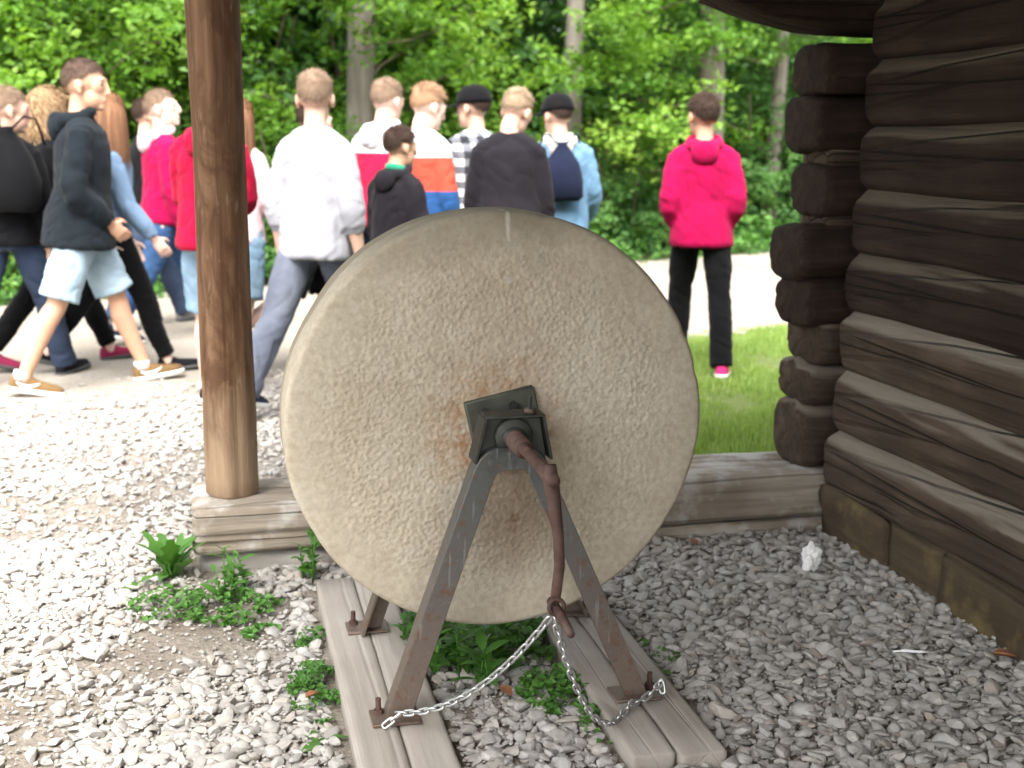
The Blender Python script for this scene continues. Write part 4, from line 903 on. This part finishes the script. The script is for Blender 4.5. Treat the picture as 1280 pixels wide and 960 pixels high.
    if ts == 'hoodie' and style != 'hoodup':
        hd_ = MB(); pts = []; rr = []
        for i in range(11):
            th = rad(-150 + 30 * i); bk = (1 - math.cos(th)) / 2 if False else (1 + math.cos(th)) / 2   # 0 front, 1 back
            pts.append(tuple((T(.515 - .045 * bk + (.02 if bk < .3 else 0), -.012) + X * (math.sin(th) * (.083 + .012 * bk)) + fw * (-math.cos(th) * (.075 + .022 * bk))) * s)); rr.append((.024 + .020 * bk) * s)
        hd_.tube(pts, rr, 12, (0, 0, 1)); c = T(.44, -.125) * s; hd_.ell(tuple(c), (.088 * s, .042 * s, .078 * s)); grow('hood', hd_, .0105, 3, FT[hoodm or tm], root, .006, seed + 6, None, (9, 9, 16))
    if collar:
        cb_ = MB(); cp = [tuple((T(.522, -.012) + X * (math.sin(th) * .064) + fw * (-math.cos(th) * .062) + up * (.012 * math.cos(th))) * s) for th in np.linspace(0, 2 * math.pi, 15)[:-1]]; rings = []
        for i, p in enumerate(cp):
            t_ = (Vector(cp[(i + 1) % 14]) - Vector(cp[i - 1])).normalized(); b_ = t_.cross(up)
            rings.append([Vector(p) + (up * (.022 * math.cos(a_)) + b_ * (.009 * math.sin(a_))) * s for a_ in np.linspace(0, 2 * math.pi, 9)[:-1]])
        cb_.loft(rings, 0, True); cb_.build('collar', FT[collar], root)
    if style == 'hoodup':
        hd_ = MB(); hd_.ell((0, -.022, .018), (.104, .118, .128), HM, 20, 14); hd_.tube([tuple(HM @ V3((0, -.03, -.02))), tuple((nb + up * .03) * s), tuple((nb - up * .04) * s)], [.098 * s, .088 * s, .11 * s], 16); grow('hood', hd_, .0105, 3, FT[tm], root, .007, seed + 6)
    # ---- shoes
    for sd, (hip, kn_, an, f, u) in zip((-1, 1), LG):
        a = P0 + an; rt = u.cross(f) * -1; rt = f.cross(u); A = Matrix(((rt.x, f.x, u.x, a.x * s), (rt.y, f.y, u.y, a.y * s), (rt.z, f.z, u.z, a.z * s), (0, 0, 0, 1))) @ Matrix.Scale(s, 4)
        SEC = [(-.068, .018, .030), (-.062, .028, .062), (-.045, .034, .078), (-.01, .036, .082), (.03, .038, .074), (.07, .042, .056), (.12, .046, .046), (.16, .044, .040), (.185, .034, .034), (.20, .016, .024)]
        up_, sl = MB(), MB(); rings = []; rs = []
        for yy, hw, hh in SEC:
            rings.append([A @ V3((hw * math.copysign(abs(math.cos(t_)) ** .7, math.cos(t_)), yy, -.085 + .016 + (hh * abs(math.sin(t_)) ** .75 if math.sin(t_) > 0 else .003 * math.sin(t_)))) for t_ in np.linspace(0, 2 * math.pi, 16, endpoint=False)])
            hw2 = hw + .005; rs.append([A @ V3((px * hw2, yy * 1.03, pz)) for px, pz in ((-1, -.085), (1, -.085), (1.03, -.066), (1, -.060), (-1, -.060), (-1.03, -.066))])
        up_.loft(rings); so = sl.loft(rs); shoe_o = up_.build('shoe', FT[shoe[0]], root); sl.build('sole', M['sole_w'] if shoe[1] == 'white' else M['sole_d'], shoe_o)
        if sock: MB().tube([tuple(A @ V3((0, -.012, -.02))), tuple(A @ V3((0, -.010, .022)))], .042 * s, 14).build('sock', FT[sock], root)
        if logo:
            for e in (-1, 1):
                C = [(-.030, -.030, .004), (.0, -.046, .009), (.03, -.047, .009), (.07, -.032, .004), (.085, -.022, .001)]; v = []
                for yy, zz, w in C:
                    hw = np.interp(yy, [q[0] for q in SEC], [q[1] for q in SEC]) + .0015; v += [A @ V3((e * hw, yy, zz - w)), A @ V3((e * hw * .99, yy, zz + w))]
                MB().add(v, [(2 * i, 2 * i + 1, 2 * i + 3, 2 * i + 2) for i in range(4)]).build('side_mark', M['logo'], shoe_o)
    # ---- hair
    if style != 'hoodup':
        hb = MB(); tone = []; rg = np.random.default_rng(seed + 40)
        def okhair(d):                                    # hairline: low at the nape, high at the brow, round the ears
            yv, zv = d[:, 1], d[:, 2]; lim = np.where(yv > .62, .42 + .2 * (yv - .62), np.where(yv > .34, .05 + 1.32 * (yv - .34), np.where(yv > -.25, -.12 + .29 * (yv + .25), -.12 - .9 * np.clip(-.25 - yv, 0, .48))))
            if style in ('long', 'curly', 'tail'): lim = lim - .12
            return zv > lim
        nu, nv = 40, 26; E = np.array([.0785, .0985, .0905]); c0 = np.array([0, -.014, .030]); V = []; idx = {}; F = []
        for i in range(nv + 1):
            for j in range(nu):
                th = math.pi * i / nv; ph = 2 * math.pi * j / nu; V.append((math.sin(th) * math.cos(ph), math.sin(th) * math.sin(ph), math.cos(th)))
        V = np.array(V); keep = okhair(V); PV = c0 + V * (E + .004 + .003 * vnoise(V * 5, seed)[:, None])
        for i in range(nv):
            for j in range(nu):
                q = (i * nu + j, i * nu + (j + 1) % nu, (i + 1) * nu + (j + 1) % nu, (i + 1) * nu + j)
                if all(keep[k] for k in q): F.append(q[::-1])
        hb.add(np.array([HM @ V3(p) for p in PV]), F); tone += [.4] * len(F)
        long_ = style in ('long', 'curly', 'tail'); ns = 1500 if long_ else 2200
        d = unit(rg.normal(size=(ns * 3, 3))); d = d[okhair(d)][:ns]; p = c0 + d * (E + .002)
        if style == 'short': L = np.where(d[:, 2] > .5, .026, .010 + .010 * np.clip(d[:, 2], 0, 1))
        elif style == 'crop': L = np.where(d[:, 2] > .5, .022, .009)
        elif style == 'quiff': L = np.where(d[:, 2] > .45, .038, .012)
        elif style == 'mop': L = np.where(d[:, 2] > .3, .034, .020)
        else: L = np.full(len(d), .30)
        L = L * rg.uniform(.7, 1.25, len(d)); w = np.where(L > .1, .0085, .0028)
        if long_:
            L = (.34 if style != 'tail' else .36) * rg.uniform(.7, 1.05, len(d)); seg = 8
            for i in range(len(d)):
                q = p[i].copy(); dr = d[i] * .5 + np.array([0, -.25, .1]); ph = rg.uniform(0, 6.28); fq = rg.uniform(.8, 1.3); st = L[i] / seg; pr = []
                for k in range(seg + 1):
                    pr.append(q.copy()); g = np.array([d[i][0] * .12, -.16, -1.0]) if style != 'tail' else np.array([-d[i][0] * .55 * (k < 4), -1.0 if k < 3 else -.35, -.18 if k < 3 else -.95])
                    dr = dr * .45 + unit(g) * .55
                    if style == 'curly': dr = dr + .95 * np.array([math.cos(ph + k * 1.9 * fq), .9 * math.sin(ph + k * 1.9 * fq), .25 * math.sin(k * 1.7 + ph)])
                    q = q + unit(dr) * st; e = (q - c0) / (E + .010); le = np.linalg.norm(e)
                    if le < 1: q = c0 + e / le * (E + .010)
                sd = unit(np.cross(d[i], np.array([0, 0, 1.0]) + .2 * rg.normal(size=3))) * w[i] * .5; vv = []
                for k, q in enumerate(pr): ww = sd * (1 - .75 * (k / seg) ** 2); vv += [HM @ V3(q - ww), HM @ V3(q + ww)]
                hb.add(vv, [(2 * k, 2 * k + 1, 2 * k + 3, 2 * k + 2) for k in range(seg)]); tone += [float(np.clip(.5 + .25 * rg.normal(), 0, 1))] * seg
        else:
            fwd = np.array([.15 * R.uniform(-1, 1), .75, .25]) if style in ('quiff', 'mop') else np.array([0, .35, .1])
            for i in range(len(d)):
                top_ = max(0, d[i][2]); tl_ = fwd * top_ * 1.3 + np.array([0, -.15, -.85]) * (1 - top_); tl_ = tl_ - d[i] * (tl_ @ d[i]); dr = unit(d[i] * (.22 + .25 * top_ * (L[i] > .03)) + unit(tl_) + .16 * rg.normal(size=3)); a = p[i]; m_ = a + dr * L[i] * .55 + d[i] * .002; e = m_ + unit(dr - d[i] * .12) * L[i] * .5
                sd = unit(np.cross(d[i], dr + .01)) * w[i] * .5; vv = [a - sd, a + sd, m_ + sd * .8, m_ - sd * .8, e]; hb.add([HM @ V3(q) for q in vv], [(0, 1, 2, 3), (3, 2, 4)]); tone += [float(np.clip(.5 + .25 * rg.normal(), 0, 1))] * 2
        ho = hb.build('hair', HR[hair], root); at = ho.data.attributes.new('tone', 'FLOAT', 'FACE'); at.data.foreach_set('value', tone)
    if cap:                                                # baseball cap; cap = (material, degrees the visor is turned)
        cm, vt = cap; CM = HM @ Matrix.Translation((0, -.010, .030)) @ Matrix.Rotation(rad(-4), 4, 'X') @ Matrix.Rotation(rad(vt), 4, 'Z'); cb = MB(); rings = []
        for i, ph in enumerate(np.linspace(0, 84, 9)):
            q, zz = math.cos(rad(ph)) ** .75, math.sin(rad(ph)); rings.append([CM @ V3((.093 * q * math.cos(t_), .114 * q * math.sin(t_), .106 * zz)) for t_ in np.linspace(0, 2 * math.pi, 28, endpoint=False)])
        cb.loft(rings); co_ = cb.build('cap', FT[cm], root); vb = MB(); ga = []; gb = []
        for t_ in np.linspace(-62, 62, 13):
            a = rad(t_); e = .088 * math.cos(a * 1.35) ** .6 if abs(t_) < 62 else .004; ga.append(CM @ V3((.092 * math.sin(a), .110 * math.cos(a), .006))); gb.append(CM @ V3(((.092 + e * .35) * math.sin(a), (.110 + e) * math.cos(a), .004 - .012 * abs(math.sin(a)) - .006)))
        n = len(ga); dn = CM.to_3x3() @ V3((0, 0, -.004)); vb.add(ga + gb + [q + dn for q in ga] + [q + dn for q in gb], [(i, i + 1, n + i + 1, n + i) for i in range(n - 1)] + [(2 * n + i, 3 * n + i, 3 * n + i + 1, 2 * n + i + 1) for i in range(n - 1)] + [(n + i, n + i + 1, 3 * n + i + 1, 3 * n + i) for i in range(n - 1)]); vb.build('visor', FT[cm], co_)
        MB().ell((0, 0, .106), (.008, .008, .005), CM).build('button', FT[cm], co_)
        if vt > 120 or vt < -120: pass
    return root, s, T, P0, AR, HM

C_ = dict(black=(.005, .005, .006), slate=(.010, .014, .018), charcoal=(.014, .012, .0155), white=(.78, .78, .79), ltgrey=(.36, .36, .39), magenta=(.34, .0035, .055), crimson=(.33, .003, .030), pink=(.72, .52, .55), navy=(.012, .016, .036), chambray=(.17, .26, .38), jacketblue=(.13, .24, .36), shoeblack=(.008, .008, .010), shoenavy=(.025, .032, .055), tan=(.155, .095, .042), hotpink=(.65, .03, .16), wine=(.22, .02, .06), greyshoe=(.16, .155, .15), green=(.03, .25, .15), creamhood=(.55, .53, .47))
for k_, v_ in C_.items(): fabric(k_, v_)
FT['tri'] = cloth('cloth_tricolour', (.8, .8, .8), zbands=[(0, (.025, .085, .24)), (1.03, (.025, .085, .24)), (1.045, (.64, .075, .045)), (1.235, (.80, .80, .80))])
FT['whitered'] = cloth('cloth_white_red', (.8, .8, .8), zbands=[(0, (.62, .012, .06)), (1.0, (.62, .012, .06)), (1.26, (.80, .80, .81))])
FT['jeans'] = denim('denim_blue', (.022, .055, .135), (.045, .10, .21)); FT['darkjeans'] = denim('denim_dark', (.022, .034, .065), (.04, .058, .10)); FT['greyjeans'] = denim('denim_grey', (.085, .095, .125), (.16, .175, .21)); FT['lightdenim'] = denim('denim_light', (.30, .43, .52), (.46, .57, .64)); FT['middenim'] = denim('denim_mid', (.15, .24, .33), (.25, .35, .43)); FT['blackpants'] = cloth('cloth_trouser_black', (.004, .004, .0045)); FT['sock'] = cloth('cloth_sock', (.75, .75, .75))
PW = dict(walk=((24, 6, 6), (-20, 16, -14)), walk2=((-20, 18, -16), (22, 5, 6)), stand=((3, 4, 0), (-3, 3, 0)), step=((12, 10, 0), (-12, 14, -6)), wide=((21, 3, 7), (-19, 8, -10)))
AS = dict(swing=((18, 7, 18, 0), (-16, 7, 12, 0)), swing2=((-16, 7, 12, 0), (18, 7, 18, 0)), hang=((4, 8, 12, 4), (2, 8, 12, 4)), pocket=((-14, 16, 48, 22), (-14, 16, 48, 22)), phone=((18, 8, 85, 28), (18, 8, 85, 28)))
person(-1.13, 7.5, 25, 1.66, 'person cut off at the left edge in dark jacket and navy jeans', 'a', 'sand', 'short', ('black', 'jacket'), ('darkjeans', 'long'), ('shoeblack', 'dark'), PW['walk2'], AS['hang'], 3, (45, 5, 0), seed=1)
person(-.965, 8.0, 80, 1.69, 'person with long curly golden hair in a black jacket', 'c', 'curl', 'curly', ('black', 'hoodie'), ('blackpants', 'slim'), ('wine', 'dark'), PW['walk'], AS['swing'], 3, (10, 0, 0), seed=2, width=.9)
person(-.72, 7.22, 82, 1.79, 'tall person in slate hoodie, pale denim shorts and tan sneakers striding right', 'b', 'brown', 'short', ('slate', 'hoodie'), ('lightdenim', 'shorts'), ('tan', 'white'), PW['wide'], ((-10, 10, 55, 24), (-12, 10, 58, 22)), 4, (18, 4, 0), seed=3, hem=-.16, sock='sock', logo=True)
person(-.615, 7.72, 78, 1.64, 'person with long chestnut hair in pale blue shirt and black trousers', 'c', 'chest', 'long', ('chambray', 'shirt'), ('blackpants', 'slim'), ('shoeblack', 'dark'), PW['walk2'], ((10, 6, 10, 0), (14, 10, 22, 4)), 3, (-58, 4, 0), seed=4, width=.9)
person(-.36, 8.95, 72, 1.71, 'person in magenta hoodie with white-lined hood and blue jeans', 'c', 'sand', 'short', ('magenta', 'hoodie'), ('jeans', 'slim'), ('shoenavy', 'white'), PW['walk'], AS['hang'], 2, (30, -8, 0), seed=5, width=.92, hoodm='pink')
person(-.50, 9.6, 70, 1.66, 'person in black jacket and dark jeans walking behind the magenta hoodie', 'a', 'dark', 'short', ('black', 'jacket'), ('darkjeans', 'long'), ('greyshoe', 'dark'), PW['wide'], AS['hang'], 3, (0, 0, 0), seed=6)
person(-.035, 6.62, 24, 1.66, 'person in crimson hoodie and denim shorts behind the wooden post', 'c', 'brown', 'short', ('crimson', 'hoodie'), ('middenim', 'shorts'), ('shoeblack', 'white'), PW['step'], ((14, 3, 80, 34), (14, 1, 95, 44)), 2, (10, 5, 0), seed=7, sock='sock', width=.92)
person(.10, 7.35, 35, 1.58, 'person in pale pink top mostly hidden behind the wooden post', 'c', 'chest', 'long', ('pink', 'shirt'), ('middenim', 'shorts'), ('shoeblack', 'white'), PW['step'], ((10, 10, 40, 10), (6, 14, 60, 12)), 2, (0, 4, 0), seed=8, width=.9)
person(.46, 6.42, 36, 1.715, 'person in white sweatshirt and grey jeans seen from behind', 'a', 'sand', 'short', ('ltgrey', 'sweat'), ('greyjeans', 'long'), ('shoenavy', 'white'), ((-28, 12, -14), (24, 6, 6)), ((-6, 11, 18, 0), (-4, 11, 16, 0)), 4, (-24, 4, 0), seed=9, width=.94, hem=-.13, sleeve=.76)
person(.50, 7.55, 66, 1.60, 'bare-legged person in navy shirt hidden behind the white sweatshirt', 'c', 'dark', 'short', ('navy', 'shirt'), ('black', 'shorts'), ('shoeblack', 'dark'), ((22, 6, 6), (-28, 34, -32)), AS['hang'], 4, (0, 8, 0), seed=10, logo=True)
person(.965, 7.75, 48, 1.70, 'fair-haired person in white top with red waist band', 'c', 'sand', 'short', ('whitered', 'hoodie'), ('darkjeans', 'long'), ('shoeblack', 'white'), PW['step'], AS['hang'], 3, (0, 10, 0), seed=11)
person(1.17, 7.62, 52, 1.71, 'strawberry-blond person in white, orange and blue colour-block jacket', 'c', 'straw', 'quiff', ('tri', 'jacket'), ('darkjeans', 'long'), ('shoeblack', 'white'), PW['walk'], AS['hang'], 3, (14, 16, 0), seed=12)
person(.93, 6.95, 50, 1.45, 'small dark-haired person in black hoodie with green collar', 'b', 'dark', 'mop', ('charcoal', 'hoodie'), ('darkjeans', 'long'), ('shoeblack', 'white'), PW['walk'], ((4, 6, 30, 4), (0, 8, 30, 4)), 3, (16, 6, 0), seed=13, width=.95, hoodm='charcoal', collar='green')
person(1.57, 7.9, 8, 1.66, 'person in black cap and black-and-white plaid shirt', 'a', 'dark', 'short', ('plaid', 'shirt'), ('darkjeans', 'long'), ('shoeblack', 'white'), PW['step'], AS['hang'], 2, (-52, 0, 0), cap=('black', 0), seed=14)
person(1.575, 7.0, 12, 1.64, 'person in charcoal sweatshirt with short blond hair, head bowed', 'a', 'blond', 'short', ('charcoal', 'sweat'), ('darkjeans', 'long'), ('shoeblack', 'white'), PW['step'], AS['hang'], 6, (32, 26, 6), seed=15, width=.98, hem=-.12)
person(2.06, 7.75, 10, 1.60, 'person in black cap and pale denim jacket with grey hood', 'a', 'dark', 'short', ('jacketblue', 'hoodie'), ('blackpants', 'long'), ('shoeblack', 'white'), PW['stand'], ((4, 10, 22, 4), (10, 12, 40, 6)), 1, (-30, 2, 0), cap=('black', 10), seed=16, hoodm='creamhood')
person(2.695, 6.95, 18, 1.60, 'person in magenta hoodie and black trousers standing alone on the right', 'b', 'dark', 'mop', ('magenta', 'hoodie'), ('blackpants', 'long'), ('hotpink', 'white'), ((15, 9, 2, 5), (-13, 5, -4, 4)), ((-12, 9, 46, 24), (-12, 9, 46, 24)), 1, (-26, 0, 0), seed=17, hem=-.13, width=.95)
finish_people()
# a drawstring bag hangs on the denim jacket's back, a rucksack on the person at the left edge
def bag(x, y, z, rz, s, mat, label, nm, cat, strap=True):
    o = empty(nm, (x, y, z), -rad(rz)); tag(o, label, cat); mb = MB(); rings = []
    for q, w, d in ((0, .10, .035), (.03, .125, .06), (.14, .125, .07), (.24, .105, .055), (.32, .06, .035), (.36, .03, .02), (.38, .035, .022)):
        rings.append([(w * s[0] * math.copysign(abs(math.cos(t_)) ** .7, math.cos(t_)), d * s[1] * math.copysign(abs(math.sin(t_)) ** .8, math.sin(t_)), q * s[2]) for t_ in np.linspace(0, 2 * math.pi, 24, endpoint=False)])
    mb.loft(rings); v = mb.v[0]; v += .008 * fbm(v * 16, 3)[:, None] * unit(v - v.mean(0)); mb.build('pouch', mat, o)
    for e in (-1, 1):
        sb = MB().tube([(e * .02, 0, .36 * s[2]), (e * .08, .06, .43 * s[2]), (e * .11, .12, .42 * s[2]), (e * .13, .16, .30 * s[2])], .006, 8); sb.build('strap', mat, o)
    return o
bag(2.03, 7.57, .98, 10, (1, 1, .92), FT['navy'], 'navy drawstring bag on the back of the denim jacket', 'drawstring_bag', 'bag')
bag(-1.085, 7.31, .97, 25, (1.35, 1.6, 1.15), FT['black'], 'black rucksack on the person at the left edge', 'rucksack', 'bag')
